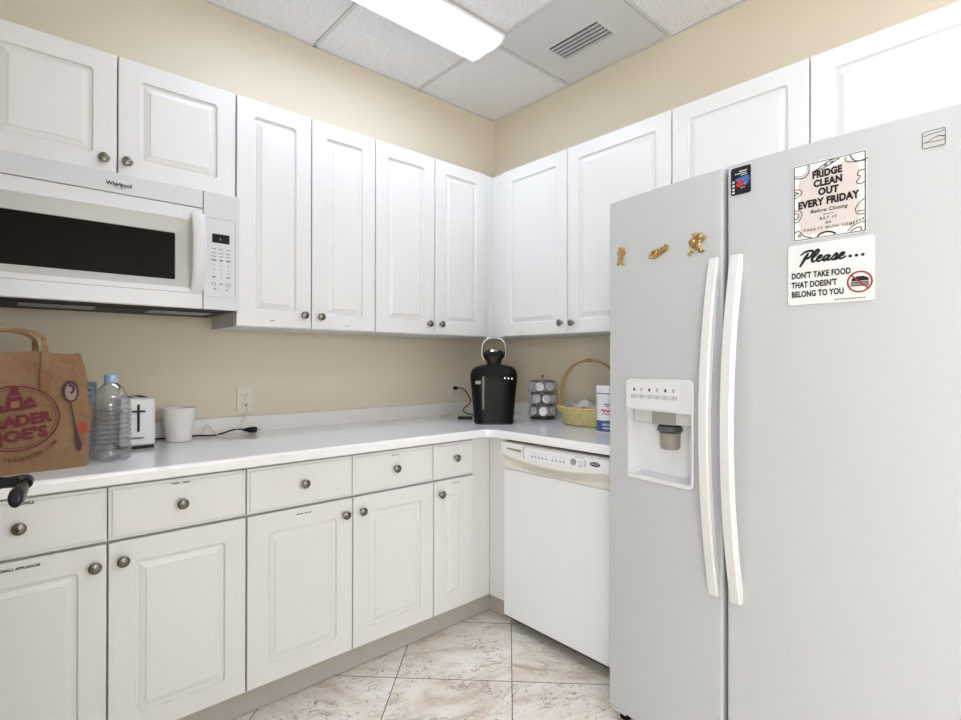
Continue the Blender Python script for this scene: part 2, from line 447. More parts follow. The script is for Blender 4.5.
def knob_bm():
    bm = B()
    lathe(bm, [(.008, 0), (.007, .004), (.0055, .010), (.007, .014), (.0145, .017), (.0165, .0195), (.0165, .0225), (.014, .025), (.011, .0262), (.0105, .0252), (.0085, .0252), (.006, .0268), (.0015, .0275)], 0, 0, 0, 24, axis='y')
    return bm
_k = bpy.data.meshes.new('knob'); _b = knob_bm(); bmesh.ops.recalc_face_normals(_b, faces=_b.faces[:]); _b.to_mesh(_b and _k); _b.free()
_k.materials.append(M['knob']); _k.polygons.foreach_set('use_smooth', [True]*len(_k.polygons)); _k.set_sharp_from_angle(angle=math.radians(40))
def knob(parent, x, z):
    o = bpy.data.objects.new('knob', _k); C.objects.link(o); o.parent = parent; o.location = (x, -DT-.0002, z)
    return o

def strip(parent, x, z, w, h, words=None, y=-DT-.0002):
    """a strip of label tape with tiny black print, stuck on a door or drawer front"""
    s = obj('label_strip', box(B(), x-w/2, x+w/2, y-.0005, y, z-h/2, z+h/2), M['tape'], parent, False)
    bm = B(); yy = y-.0009
    if words: text(bm, words, x, z, h*.98, yy, .045, sx=.95)
    else:
        # print too small to read in the photograph: letter-sized ticks
        n = max(3, int(w/.0052)); 
        for i in range(n):
            if i == n//2 and n > 6: continue
            cx = x-w/2+.002+(w-.004)*(i+.5)/n
            hh = h*.30*random.uniform(.8, 1.1)
            box(bm, cx-.0019, cx+.0016, yy, yy+.0004, z-hh, z+hh)
    obj('print', bm, M['ink'], s, False)

def front(root, kind, x0, x1, z0, z1, kx=None, kz=None, yface=0, panel=True, lab=None, g=.0019):
    """a door or drawer front hung on a cabinet; root-local coordinates"""
    d = obj(kind, door_bm(x1-x0-2*g, z1-z0-2*g, panel=panel), M['cab'], root)
    d.location = (x0+g, yface, z0+g)
    if kx is not None: knob(d, kx-x0-g, kz-z0-g)
    if lab: strip(d, lab[0]-x0-g, lab[1]-z0-g, lab[2], lab[3], lab[4] if len(lab) > 4 else None)
    return d

def carcass(root, x0, x1, yf, z0, z1, strips=()):
    bm = B(); box(bm, x0+.001, x1-.001, yf+.010, -.003, z0, z1)
    body = obj('body', bm, M['cabin'], root, False)
    return body

UB, UT, OB = 1.372, 2.286, 1.867
UF = -.305
GU = 'white upper wall cabinets'; GB = 'white base cabinets under the counter'
# --- wall A (left wall), fronts face -y
t = thing('wall_cabinet', 'short white two-door wall cabinet mounted above the microwave', 'cabinet', (0, 0, 0), 0, GU)
carcass(t, -2.47, -1.7075, UF, OB, UT)
front(t, 'door', -2.470, -2.092, OB, UT, -2.132, 1.919, UF)
front(t, 'door', -2.092, -1.7055, OB, UT, -2.066, 1.922, UF)
obj('filler', box(B(), XL+.002, -2.472, UF, -.003, OB, UT), M['cab'], t, False)
t = thing('wall_cabinet', 'tall white two-door wall cabinet right beside the microwave', 'cabinet', (0, 0, 0), 0, GU)
carcass(t, -1.7045, -1.0805, UF, UB, UT)
front(t, 'door', -1.7045, -1.395, UB, UT, -1.431, 1.431, UF, lab=(-1.562, 1.402, .02, .008))
front(t, 'door', -1.395, -1.080, UB, UT, -1.357, 1.428, UF, lab=(-1.225, 1.394, .024, .005))
t = thing('wall_cabinet', 'tall white two-door wall cabinet on left wall ending at the corner', 'cabinet', (0, 0, 0), 0, GU)
carcass(t, -1.0795, -.310, UF, UB, UT)
front(t, 'door', -1.080, -.7305, UB, UT, -.771, 1.427, UF)
front(t, 'door', -.7305, -.378, UB, UT, -.694, 1.428, UF)
obj('filler', box(B(), -.376, -.306, UF-.001, UF+.015, UB, UT, .001), M['cab'], t, False)
# --- wall B (right wall): local x = -world y, fronts face -x
RB = -PI/2
t = thing('wall_cabinet', 'white single-door wall cabinet in the corner on the right wall, above the coffee pod rack', 'cabinet', (0, 0, 0), RB, GU)
carcass(t, .004, .8585, UF, UB, UT)
front(t, 'door', .399, .8585, UB, UT, .826, 1.428, UF, lab=(.545, 1.392, .02, .005))
obj('filler', box(B(), .306, .397, UF-.001, UF+.015, UB, UT, .001), M['cab'], t, False)
t = thing('wall_cabinet', 'white single-door wall cabinet right of the corner one, partly hidden behind the fridge', 'cabinet', (0, 0, 0), RB, GU)
carcass(t, .8595, 1.4065, UF, UB, UT)
front(t, 'door', .8585, 1.4065, UB, UT, .897, 1.424, UF)
t = thing('wall_cabinet', 'short white two-door wall cabinet over the top of the fridge', 'cabinet', (0, 0, 0), RB, GU)
carcass(t, 1.4085, 2.43, UF, OB, UT)
front(t, 'door', 1.4075, 1.913, OB-.0, UT, None, None, UF)
front(t, 'door', 1.913, 2.43, OB-.0, UT, None, None, UF)
# --- base cabinets
BF, DZ0, DZ1, DRT, BT = -.610, .103, .703, .866, .874
t = thing('base_cabinet', 'white base cabinet at far left under the brown bag, two doors and two drawers', 'cabinet', (0, 0, 0), 0, GB)
carcass(t, -2.548, -1.7635, BF, .104, BT)
obj('filler', box(B(), XL+.002, -2.55, BF, -.003, .104, BT), M['cab'], t, False)
front(t, 'drawer', -2.547, -2.153, DZ1+.003, DRT, -2.349, .790, BF, False, (-2.335, .852, .036, .011, 'BOWLS'))
front(t, 'drawer', -2.153, -1.7625, DZ1+.003, DRT, -1.960, .787, BF, False, (-1.963, .851, .058, .008))
front(t, 'door', -2.547, -2.153, DZ0, DZ1-.001, -2.185, .643, BF, True, (-2.345, .680, .084, .010, 'SMALL APPLIANCES'))
front(t, 'door', -2.153, -1.7625, DZ0, DZ1-.001, -2.117, .645, BF)
t = thing('base_cabinet', 'white base cabinet in the middle of the left run, two doors and two drawers', 'cabinet', (0, 0, 0), 0, GB)
carcass(t, -1.7615, -.9665, BF, .104, BT)
front(t, 'drawer', -1.7615, -1.361, DZ1+.003, DRT, -1.561, .788, BF, False)
front(t, 'drawer', -1.361, -.9655, DZ1+.003, DRT, -1.166, .790, BF, False, (-1.165, .845, .040, .006))
front(t, 'door', -1.7615, -1.361, DZ0, DZ1-.001, -1.397, .642, BF, True, (-1.560, .678, .062, .008))
front(t, 'door', -1.361, -.9655, DZ0, DZ1-.001, -1.324, .642, BF)
t = thing('base_cabinet', 'narrow white base cabinet beside the corner, one door under one drawer', 'cabinet', (0, 0, 0), 0, GB)
carcass(t, -.9645, -.618, BF, .104, BT)
front(t, 'drawer', -.9645, -.7265, DZ1+.003, DRT, -.844, .795, BF, False)
front(t, 'door', -.9645, -.7265, DZ0, DZ1-.001, -.930, .642, BF, True, (-.838, .681, .05, .006))
obj('filler', box(B(), -.7245, -.6115, BF-.001, BF+.012, .097, BT, .001), M['cab'], t, False)
t = thing('corner_filler_panel', 'white vertical filler panel between the inner corner and the dishwasher', 'cabinet panel', (0, 0, 0), RB)
obj('panel', box(B(), .6115, .733, BF-.001, BF+.014, .097, BT, .001), M['cab'], t, False)
obj('side_return', box(B(), .715, .732, BF+.015, -.05, .104, BT), M['cabin'], t, False)
t = thing('end_panel', 'thin white panel closing the counter run between dishwasher and fridge', 'cabinet panel', (0, 0, 0), RB)
obj('panel', box(B(), 1.348, 1.366, BF-.004, -.004, 0, BT), M['cab'], t, False)

# --- worktop with rounded inner corner
CF, CR = .660, .055
XE, YE, CC = XL+.003, -1.375, -CF-CR
def ctop(bm, ins, z):
    f = CF-ins; r = CR+ins; p = [(XE, -f), (CC, -f)]
    for i in range(1, 9):
        a = PI/2-PI/2*i/9; p.append((CC+r*math.cos(a), CC+r*math.sin(a)))
    p += [(-f, CC), (-f, YE)]
    return [bm.verts.new((x, y, z)) for x, y in p]
bm = B()
R = [ctop(bm, i_, z_) for i_, z_ in ((.02, .8755), (.003, .8765), (0, .881), (0, .901), (.002, .908), (.006, .9125), (.013, .914))]
for a, b_ in zip(R, R[1:]):
    for i in range(len(a)-1): bm.faces.new((a[i], a[i+1], b_[i+1], b_[i]))
ws = []
for F_, z_ in ((R[0], .8755), (R[-1], .914)):
    W_ = [bm.verts.new((x, y, z_)) for x, y in ((XE, -.0015), (CC, -.0015), (-.0015, -.0015), (-.0015, CC), (-.0015, YE))]
    ws.append(W_)
    bm.faces.new((F_[0], F_[1], W_[1], W_[0])); bm.faces.new((W_[2], W_[1], F_[1]))
    for i in range(1, len(F_)-2): bm.faces.new((W_[2], F_[i], F_[i+1]))
    bm.faces.new((W_[2], F_[-2], W_[3])); bm.faces.new((F_[-2], F_[-1], W_[4], W_[3]))
for i in range(4): bm.faces.new((ws[0][i], ws[0][i+1], ws[1][i+1], ws[1][i]))
bm.faces.new([r_[0] for r_ in R]+[ws[1][0], ws[0][0]]); bm.faces.new([r_[-1] for r_ in R]+[ws[1][4], ws[0][4]])
ct = tag(obj('countertop', bm, M['counter']), 'glossy white L-shaped worktop with rounded front edge over the base cabinets', 'countertop')
bm = B(); ss = []
for t_, z in ((.020, .9143), (.020, .981), (.017, .9855), (.012, .9875), (.0015, .9875)):
    ss.append([(XL+.003, -t_, z), (-t_, -t_, z), (-t_, -1.375, z)])
R = [[bm.verts.new(p) for p in r] for r in ss]
R.append([bm.verts.new(p) for p in [(XL+.003, -.0015, .9143), (-.0015, -.0015, .9143), (-.0015, -1.375, .9143)]])
for v_, w_ in zip(R[4], [(XL+.003, -.0015, .9875), (-.0015, -.0015, .9875), (-.0015, -1.375, .9875)]): v_.co = w_
for i in range(6):
    a, b_ = R[i], R[(i+1) % 6]
    for j in range(2): bm.faces.new((a[j], a[j+1], b_[j+1], b_[j]))
bm.faces.new([r[0] for r in R]); bm.faces.new([r[2] for r in R])
obj('backsplash', bm, M['splash'], ct)

# ------------------------------------------------------------------ dishwasher (wall B local)
t = thing('dishwasher', 'white built-in dishwasher with a curved control console, between the corner and the fridge', 'dishwasher', (0, 0, 0), RB)
X0, X1 = .7365, 1.3445
obj('tub', box(B(), X0+.004, X1-.004, -.60, -.02, .055, .858), M['lgrey'], t, False)
obj('door', slab(B(), X0, X1, .052, .7365, -.601, -.636, .004, .003), M['dwdoor'], t)
# lower console strip and curved grip: surface defined by a smile-shaped lower lip
bm = B(); n = 40; rings = []
def lip(s): return .806-.030*math.sin(PI*s)**.8       # lower edge of the bulging console
for i in range(n+1):
    s = i/n; x = X0+(X1-X0)*s; zl_ = lip(s)
    rings.append([(x, -.601, .864), (x, -.642, .864), (x, -.650, .861), (x, -.655, .848), (x, -.657, zl_+.012), (x, -.655, zl_+.003), (x, -.650, zl_), (x, -.601, zl_)])
loops(bm, rings); obj('console', bm, M['dwpanel'], t)
bm = B(); rings = []
for i in range(n+1):
    s = i/n; x = X0+(X1-X0)*s; zl_ = lip(s)-.0005
    d_ = .018*math.sin(PI*s)**.7
    rings.append([(x, -.601, zl_), (x, -.646, zl_), (x, -.640+d_, zl_-.016-d_*.2), (x, -.642, zl_-.030-.001), (x, -.640, .7395), (x, -.601, .7395)])
loops(bm, rings); g_ = obj('grip', bm, mat('dishwasher_grip_beige', (224, 221, 213), .35), t); g_['label'] = 'beige recessed grip strip under the console'
obj('toe_panel', box(B(), X0+.002, X1-.002, -.575, -.56, .004, .05), M['blackm'], t, False)
obj('door_edge', box(B(), X0+.002, X1-.002, -.630, -.60, .043, .0505), M['dgrey'], t, False)
obj('vent_slot', box(B(), X0+.004, X1, -.62, -.605, .8645, .8745), M['blackm'], t, False)  # black strip stands in for the shaded gap under the counter
yy = -.6584
obj('inset_panel', slab(B(), X0+.150, X1-.012, .8125-.012, .8565, yy+.003, yy, .004, .0008), mat('console_white', (236, 237, 241), .25), t)
bm = B()
stroke(bm, sm2([(X0+.150, .857), (X0+.146, .84), (X0+.146, .82), (X0+.149, .801)]), .0016, yy-.0006)
stroke(bm, [(X0+.150, .8572), (X1-.012, .8572)], .0008, yy-.0006)
for k in range(9):
    xx = X0+.196+k*.0205+(.016 if k > 4 else 0)
    stroke(bm, [(xx-.0045, .8185), (xx+.0045, .8185)], .005, yy-.0006)
    stroke(bm, [(xx-.004, .829), (xx+.004, .829)], .0010, yy-.0006)
    stroke(bm, [(xx-.001, .8365), (xx+.003, .8365)], .0014, yy-.0006)
for k in range(4): stroke(bm, [(X0+.434+k*.011, .8495), (X0+.441+k*.011, .8495)], .003, yy-.0006)
obj('print', bm, M['greyink'], t, False)
bm = B()
lathe(bm, [(.0135, 0), (.0135, .003), (.0115, .004), (.009, .0035), (.007, .004)], X0+.424, yy+.0002, .828, 24, axis='y')
obj('dial', bm, M['mgrey'], t)
bm = B(); stroke(bm, ell(X0+.459, .826, .008, .011, 20), .0012, yy-.0006, closed=True); stroke(bm, ell(X0+.484, .836, .006, .0065, 20), .0014, yy-.0006, closed=True)
stroke(bm, ell(X0+.484, .821, .0045, .006, 16), .0014, yy-.0006, closed=True); stroke(bm, [(X0+.454, .812), (X0+.462, .812)], .003, yy-.0006)
obj('button_rings', bm, M['greyink'], t, False)
bm = B(); poly(bm, ell(X0+.530, .832, .025, .0095, 30), yy-.0006); bd = obj('badge', bm, mat('badge_charcoal', (58, 58, 62), .3), t, False)
bm = B(); text(bm, 'Whirlpool', X0+.530, .832, .0085, yy-.0012, .01); stroke(bm, ell(X0+.530, .832, .019, .0065, 20, .3, 2.6), .0009, yy-.0012)
obj('lettering', bm, M['lgrey'], bd, False)
bm = B()
poly(bm, [(X0+.040, .8395), (X0+.130, .8395), (X0+.130, .8245), (X0+.120, .8265), (X0+.040, .8335)], yy-.0001)
obj('nameplate', bm, M['mgrey'], t, False)

# ------------------------------------------------------------------ microwave
MX0, MX1, MZ0, MZ1, MY = -2.468, -1.716, 1.425, 1.858, -.385
t = thing('microwave', 'white over-the-range microwave with dark window, hung under the short wall cabinet', 'microwave', (0, 0, 0), 0)
obj('body', box(B(), MX0+.004, MX1-.001, MY, -.004, MZ0+.012, MZ1, .002), M['mwtop'], t)
bm = B(); box(bm, MX0+.01, MX1-.01, MY+.006, -.01, MZ0-.002, MZ0+.012)
for k in range(3): box(bm, MX0+.06+k*.24, MX0+.24+k*.24, MY+.07, MY+.22, MZ0-.006, MZ0-.002)
obj('underside_plate', bm, M['blackm'], t, False)
for k in range(2):
    bm = B(); xg = MX0+.12+k*.36
    for j in range(9): box(bm, xg, xg+.2, MY+.085+j*.014, MY+.089+j*.014, MZ0-.008, MZ0-.006)
    obj('grease_filter', bm, M['mgrey'], t, False)
CX = -1.843
obj('top_vent_strip', slab(B(), MX0, CX-.001, 1.791, MZ1, MY-.0005, -.404, .003, .003), M['mwtop'], t)
obj('control_frame', slab(B(), CX+.001, MX1, MZ0, MZ1, MY-.0005, -.404, .003, .003), M['mwtop'], t)
# door with a framed opening
bm = B()
def rg(x0, x1, z0, z1, y, r): return [(p[0], y, p[1]) for p in rrect(x0, x1, z0, z1, r, 6)]
dx0, dx1, dz0, dz1 = MX0, CX-.001, MZ0, 1.789
loops(bm, [rg(dx0, dx1, dz0, dz1, MY-.0005, .003), rg(dx0, dx1, dz0, dz1, -.401, .003), rg(dx0+.003, dx1-.003, dz0+.003, dz1-.003, -.404, .003),
           rg(dx0+.035, -1.884, 1.497, 1.742, -.404, .008), rg(dx0+.037, -1.886, 1.499, 1.740, -.4015, .008)], True, False)
dm = obj('door', bm, M['appl'], t)
bm = B(); loops(bm, [rg(dx0+.037, -1.886, 1.499, 1.740, -.4015, .008), rg(dx0+.066, -1.930, 1.522, 1.690, -.3975, .008), rg(dx0+.068, -1.932, 1.524, 1.688, -.395, .006)], False, False)
f_ = obj('window_frame', bm, M['mwframe'], dm, normals=False)
obj('glass', box(B(), dx0+.06, -1.928, -.3945, -.3965+.006, 1.517, 1.694), M['mwglass'], dm, False)
bm = B(); box(bm, dx0+.004, dx1-.004, -.4046, -.4035, 1.4795, 1.4812); obj('seam', bm, M['mgrey'], dm, False)
bm = B(); pts = []
for i in range(21):
    u = i/20; z = 1.492+u*(1.764-1.492); pts.append((-1.863, -.412-.030*(1-(2*u-1)**2)**.8, z))
tube(bm, pts, .0225, 16, sx=1, sy=.34, up=(1, 0, 0))
box(bm, -1.883, -1.843, -.412, -.4042, 1.494, 1.508); box(bm, -1.883, -1.843, -.412, -.4042, 1.748, 1.762)
obj('handle', bm, M['handle'], dm)
# control panel face
bm = B(); y_ = -.4042
stroke(bm, [(CX+.012, 1.762)] + [(p[0], p[1]) for p in ell(MX1-.026, 1.752, .010, .010, 8, PI/2, 0)] + [(MX1-.016, 1.472), (CX+.010, 1.472)], .0012, y_-.0006)
obj('panel_outline', bm, M['mgrey'], t, False)
ds = obj('display', slab(B(), CX+.030, CX+.090, 1.672, 1.705, y_, y_-.001, .002, .0004), M['black'], t)
bm = B(); box(bm, CX+.057, CX+.060, y_-.0016, y_-.001, 1.682, 1.690); obj('digit', bm, mat('display_digit', (150, 160, 170), .5), ds, False)
bm = B(); y2 = y_-.0006
for j, z in enumerate((1.650, 1.634, 1.622, 1.608)):
    for i in range(3):
        w_ = random.uniform(.012, .017); xx = CX+.036+i*.025
        stroke(bm, [(xx-w_/2, z), (xx+w_/2, z)], .0022 if j != 3 else .0045, y2)
for j, z in enumerate((1.588, 1.574, 1.560, 1.546)):
    for i in range(3):
        xx = CX+.036+i*.025; stroke(bm, [(xx-.0012, z), (xx+.0012, z)] if j < 3 or i == 1 else [(xx-.006, z), (xx+.006, z)], .0042, y2)
for (xx, z, w_, h_) in ((.036, 1.520, .014, .012), (.061, 1.521, .012, .002), (.086, 1.519, .015, .012), (.040, 1.502, .008, .006), (.081, 1.501, .006, .006)):
    stroke(bm, ell(CX+xx, z, w_/2, h_/2, 10), .0016, y2, closed=True)
obj('keys_print', bm, M['greyink'], t, False)
bm = B(); text(bm, 'Whirlpool', -2.098, 1.8195, .0185, -.4052, .03, sx=.92); stroke(bm, ell(-2.096, 1.815, .016, .009, 24, PI*1.05, PI*1.9), .0012, -.4052)
obj('lettering', bm, M['ink'], t, False)

# ------------------------------------------------------------------ fridge (local x = along its front, -y = out of its front)
FL = Vector((-.803, -1.43)); ud = Vector((-.059, -.925)).normalized()
FR = math.atan2(ud.y, ud.x); FW = .945
def bow(s): return .03*(1-((s-FW/2)/(FW/2))**2)
t = thing('fridge', 'large white side-by-side fridge with ice dispenser and two long bowed handles', 'fridge', (FL.x, FL.y, 0), FR)
fridge = t
obj('cabinet', box(B(), .006, FW-.006, .066, .755, .03, 1.765, .004), M['fridge'], t)
obj('base_grille', box(B(), .012, FW-.012, .045, .066, .028, .062), M['mgrey'], t, False)
for sx_ in (.045, FW-.05):
    bm = B(); lathe(bm, [(.012, 0), (.020, .003), (.020, .012), (.009, .016), (.009, .03)], sx_, .035, 0, 16); obj('foot', bm, M['black'], t)
bm = B(); box(bm, .012, .07, .0, .06, .030, .041, .002); obj('hinge_bracket', bm, M['lgrey'], t)
for sx_ in (.06, FW-.06): obj('hinge_cover', box(B(), sx_-.03, sx_+.03, .03, .12, 1.766, 1.781, .004), M['fridge'], t)

def fdoor(s0, s1, z0, z1, hole=None):
    e = .009; bk = .058
    prof = [(s0, bk), (s0, -bow(s0)+e+.001)]
    for k in (1, 2, 3): a = PI/2*k/4; prof.append((s0+e*(1-math.cos(a)), -bow(s0+e)+e*(1-math.sin(a))))
    ss = [s0+e+(s1-s0-2*e)*i/14 for i in range(15)]
    if hole:
        ss = [s for s in ss if min(abs(s-hole[0]), abs(s-hole[1])) > .008] + [hole[0], hole[1]]; ss.sort()
    prof += [(s, -bow(s)) for s in ss]
    for k in (3, 2, 1): a = PI/2*k/4; prof.append((s1-e*(1-math.cos(a)), -bow(s1-e)+e*(1-math.sin(a))))
    prof += [(s1, -bow(s1)+e+.001), (s1, bk)]
    zs = [z0, z0+.0015, z0+.006] + ([hole[2], hole[3]] if hole else []) + [z1-.006, z1-.0015, z1]
    bm = B(); V = []
    for z in zs:
        ins = .004 if z in (z0, z1) else (.0012 if z in (z0+.0015, z1-.0015) else 0)
        V.append([bm.verts.new((s, y + (ins if 0 < i < len(prof)-1 else 0), z)) for i, (s, y) in enumerate(prof)])
    for a in range(len(zs)-1):
        for i in range(len(prof)-1):
            if hole and zs[a] == hole[2] and prof[i][0] >= hole[0]-1e-6 and prof[i+1][0] <= hole[1]+1e-6 and prof[i][1] < 0.02: continue
            bm.faces.new((V[a][i], V[a][i+1], V[a+1][i+1], V[a+1][i]))
    bm.faces.new(V[0]); bm.faces.new(V[-1])
    for a in range(len(zs)-1): bm.faces.new((V[a][0], V[a][-1], V[a+1][-1], V[a+1][0]))
    return bm
DS0, DS1, DZa, DZb = .085, .334, .850, 1.181
fd = obj('freezer_door', fdoor(0, .4225, .044, 1.789, (DS0+.006, DS1-.006, DZa+.012, 1.079)), M['fridge'], t)
rd = obj('fridge_door', fdoor(.434, FW, .044, 1.789), M['fridge'], t)
obj('door_seal', box(B(), .424, .4325, .02, .06, .05, 1.783), M['dgrey'], t, False)

def handle(parent, s0, s1):
    bm = B(); rings = []; n = 26
    for i in range(n+1):
        u = i/n; z = .566+u*(1.533-.566); sm_ = (s0+s1)/2
        off = -bow(sm_)-.004-.058*(1-(2*u-1)**2)
        th = .016+.010*abs(2*u-1)**3
        rings.append([(s0+.002, off-.0, z), (s0+.006, off-.008, z), (s1-.006, off-.008, z), (s1-.001, off-.004, z), (s1, off+th*.6, z), (s0+.004, off+th*.6, z)])
    loops(bm, rings)
    for z in (.575, 1.524):
        box(bm, s0+.005, s1-.004, -bow((s0+s1)/2)-.012, -bow(s0)+.001, z-.009, z+.009)
    obj('handle', bm, M['handle'], parent)
handle(fd, .381, .415); handle(rd, .4435, .4795)

# dispenser in the freezer door
yf = lambda s: -bow(s)
bm = B()
yfr = yf(.21)-.0055
ring_o = rrect(DS0, DS1, DZa, DZb, .016, 6)
def w3(ring, dy): return [(p[0], -bow(p[0])+dy, p[1]) for p in ring]
op = rrect(DS0+.008, DS1-.008, DZa+.014, 1.077, .006, 6)
loops(bm, [w3(ring_o, .002), w3(ring_o, -.003), w3(rrect(DS0+.002, DS1-.002, DZa+.002, DZb-.002, .014, 6), -.0045),
           w3(op, -.0045), w3(op, .001)], False, False)
dp = obj('dispenser_bezel', bm, M['appl'], fd, normals=False); dp['label'] = 'white dispenser surround with rounded corners'
bm = B()
zb = DZa+.014; x0_, x1_ = DS0+.008, DS1-.008; yb_ = .035
P0 = w3(op, .001); P1 = [(x0_+.012+(p[0]-x0_)*((x1_-x0_-.024)/(x1_-x0_)), yb_, zb+.006+(p[1]-zb)*.97) for p in op]
loops(bm, [P0, [(a[0]*.6+b[0]*.4, a[1]*.6+b[1]*.4, a[2]) for a, b in zip(P0, P1)], P1], False, True)
obj('recess', bm, M['appl'], dp, normals=False)
bm = B()
stroke(bm, rrect(DS0-.0006, DS1+.0006, DZa-.0006, DZb+.0006, .0165, 6), .0012, yf(.21)-.0042, closed=True)
for v_ in bm.verts: v_.co.y += -bow(v_.co.x)+bow(.21)+.0025
obj('seam', bm, M['mgrey'], dp, False)
obj('control_face', slab(B(), DS0+.008, DS1-.008, 1.083, DZb-.006, yf(.25)-.0048, yf(.25)-.0062, .006, .0006), M['appl'], dp)
bm = B(); box(bm, DS0+.026, DS1-.010, yf(.2)+.012, yf(.2)+.045, 1.038, 1.0765, .002); obj('chute_housing', bm, M['lgrey'], dp)
bm = B(); box(bm, .180, .262, yf(.2)+.006, yf(.2)+.04, 1.036, 1.0765, .003); obj('chute_cover', bm, M['mgrey'], dp)
bm = B(); lathe(bm, [(.034, 0), (.040, .006), (.036, .018), (.030, .022)], .228, yf(.2)+.034, 1.012, 28); nz = obj('nozzle', bm, M['dgrey'], dp)
bm = B(); lathe(bm, [(.026, 0), (.030, .006), (.031, .045), (.033, .052)], .228, yf(.2)+.036, .958, 28); obj('paddle', bm, mat('paddle_taupe', (146, 140, 130), .35), dp)
ydp = yf(.25)-.0068
for k in range(6):
    bm = B(); xx = .125+k*.0285
    if k in (0, 2, 4): poly(bm, ell(xx, 1.145, .0035, .0055, 10), ydp)
    else: stroke(bm, ell(xx, 1.145, .0035, .0045, 10, .5, 5.4), .0016, ydp)
    obj('icon', bm, M['ink'], dp, False)
bm = B()
for k in range(6):
    xx = .125+k*.0285; stroke(bm, rrect(xx-.0115, xx+.0105, 1.118, 1.128, .004, 3), .0010, ydp, closed=True); stroke(bm, [(xx-.006, 1.123), (xx+.005, 1.123)], .0022, ydp)
obj('button_print', bm, M['greyink'], dp, False)
# brand badge on the fridge door
ly = -bow(.883)-.0005
bg = obj('badge', slab(B(), .863, .903, 1.7065, 1.744, ly+.001, ly-.002, .004, .0006), M['lgrey'], rd); bg['label'] = 'small square grey badge with a swoosh'
bm = B(); y_ = ly-.0028
stroke(bm, rrect(.8635, .9025, 1.707, 1.7435, .004, 4), .0012, y_+.0004, closed=True)
stroke(bm, [(.866, 1.7335), (.876, 1.7365), (.888, 1.7365), (.901, 1.7385)], .0012, y_)
stroke(bm, sm2([(.863, 1.7185), (.872, 1.7205), (.885, 1.727), (.894, 1.728), (.903, 1.7235)]), lambda u: .0009+.0022*max(0, u-.4), y_)
stroke(bm, sm2([(.866, 1.7195), (.88, 1.7185), (.892, 1.7175), (.902, 1.7185)]), .0009, y_)
obj('emblem', bm, M['dgrey'], bg, False)

def fr_world(s, z, off=0):      # point on the fridge front -> world
    y = -bow(s)-off; c, sn = math.cos(FR), math.sin(FR)
    return (FL.x+s*c-y*sn, FL.y+s*sn+y*c, z)
def slope(s): return math.atan(.03*2*(s-FW/2)/(FW/2)**2)
def on_fridge(name, label, cat, s, z, off=.0008, group=None):
    return thing(name, label, cat, fr_world(s, z, off), FR+slope(s), group)

# ---- flyer
W_, H_ = .157, .194
t = on_fridge('flyer', 'square flyer about fridge clean out with food doodles around a pale pink centre', 'flyer', .685, 1.640)
obj('sheet', box(B(), -W_/2, W_/2, -.0006, 0, -H_/2, H_/2), M['paper'], t, False)
blob = sm2([(-.055, .070), (-.03, .078), (.0, .073), (.03, .080), (.056, .078), (.064, .05), (.060, .0), (.066, -.045), (.052, -.078), (.02, -.074), (-.02, -.083), (-.055, -.078), (-.066, -.04), (-.060, 0), (-.066, .045), (-.055, .070)], 4)[:-1]
obj('pink_ground', poly(B(), blob, -.0010, .0004), M['pink'], t, False)
bm = B(); y_ = -.0016
text(bm, 'FRIDGE', -.003, .063, .0235, y_, .055, sx=.78, rot=.03, sp=1.06)
text(bm, 'CLEAN', -.001, .0405, .0235, y_, .055, sx=.80, rot=.02, sp=1.06)
text(bm, 'OUT', .000, .018, .0235, y_, .055, sx=.84, sp=1.06)
text(bm, 'EVERY FRIDAY', -.002, -.0065, .0245, y_, .055, sx=.78, rot=.02, sp=1.06)
text(bm, 'Before Closing', .0, -.0275, .0125, y_, .012, shear=.2, sp=1.05)
stroke(bm, [(-.012, -.0385), (.012, -.0385)], .0012, y_)
text(bm, 'EAT IT', 0, -.0485, .0095, y_, .01, sp=1.35)
text(bm, 'OR', 0, -.0605, .008, y_, .01, sp=1.3)
text(bm, 'TAKE IT WITH YOU!', .0, -.0725, .0090, y_, .008, sp=1.35)
obj('lettering', bm, M['ink'], t, False)
bm = B(); y_ = -.0013
stroke(bm, [(-W_/2+.003, -H_/2+.003), (-W_/2+.003, H_/2-.003), (W_/2-.003, H_/2-.003), (W_/2-.003, -H_/2+.003)], .0026, y_, closed=True)
lw = .0022
# bread slice, pizza wedge, cake, figure of a cup, buns, taco, fruit: plain outline doodles round the edge
stroke(bm, sm2([(-.075, .066), (-.055, .062), (-.043, .072), (-.042, .092)]), .0022, y_); stroke(bm, sm2([(-.075, .071), (-.057, .068), (-.047, .076), (-.046, .092)]), .001, y_)
stroke(bm, [(-.032, .072), (.005, .092), (.024, .091), (-.004, .078), (-.032, .072)], lw, y_); stroke(bm, ell(-.006, .083, .003, .002, 8), lw, y_, closed=True); stroke(bm, ell(.008, .086, .003, .002, 8), lw, y_, closed=True)
stroke(bm, ell(.062, .084, .027, .011, 20, PI*.85, PI*1.75), .002, y_); stroke(bm, sm2([(.045, .092), (.055, .076), (.074, .072)]), lw, y_)
stroke(bm, sm2([(.074, .050), (.064, .050), (.060, .040), (.066, .036), (.058, .024), (.066, .018), (.074, .022)]), .002, y_)
stroke(bm, sm2([(.074, -.018), (.062, -.028), (.056, -.044), (.074, -.046)]), .0018, y_); stroke(bm, sm2([(.056, -.048), (.064, -.054), (.074, -.053)]), .002, y_)
stroke(bm, sm2([(.040, -.090), (.050, -.080), (.062, -.074), (.074, -.072)]), .0018, y_); stroke(bm, sm2([(.046, -.092), (.055, -.086), (.066, -.084), (.068, -.092)]), lw, y_)
for k in range(5): stroke(bm, [(.046+k*.006, -.076+k*.002), (.048+k*.006, -.070+k*.002)], lw, y_)
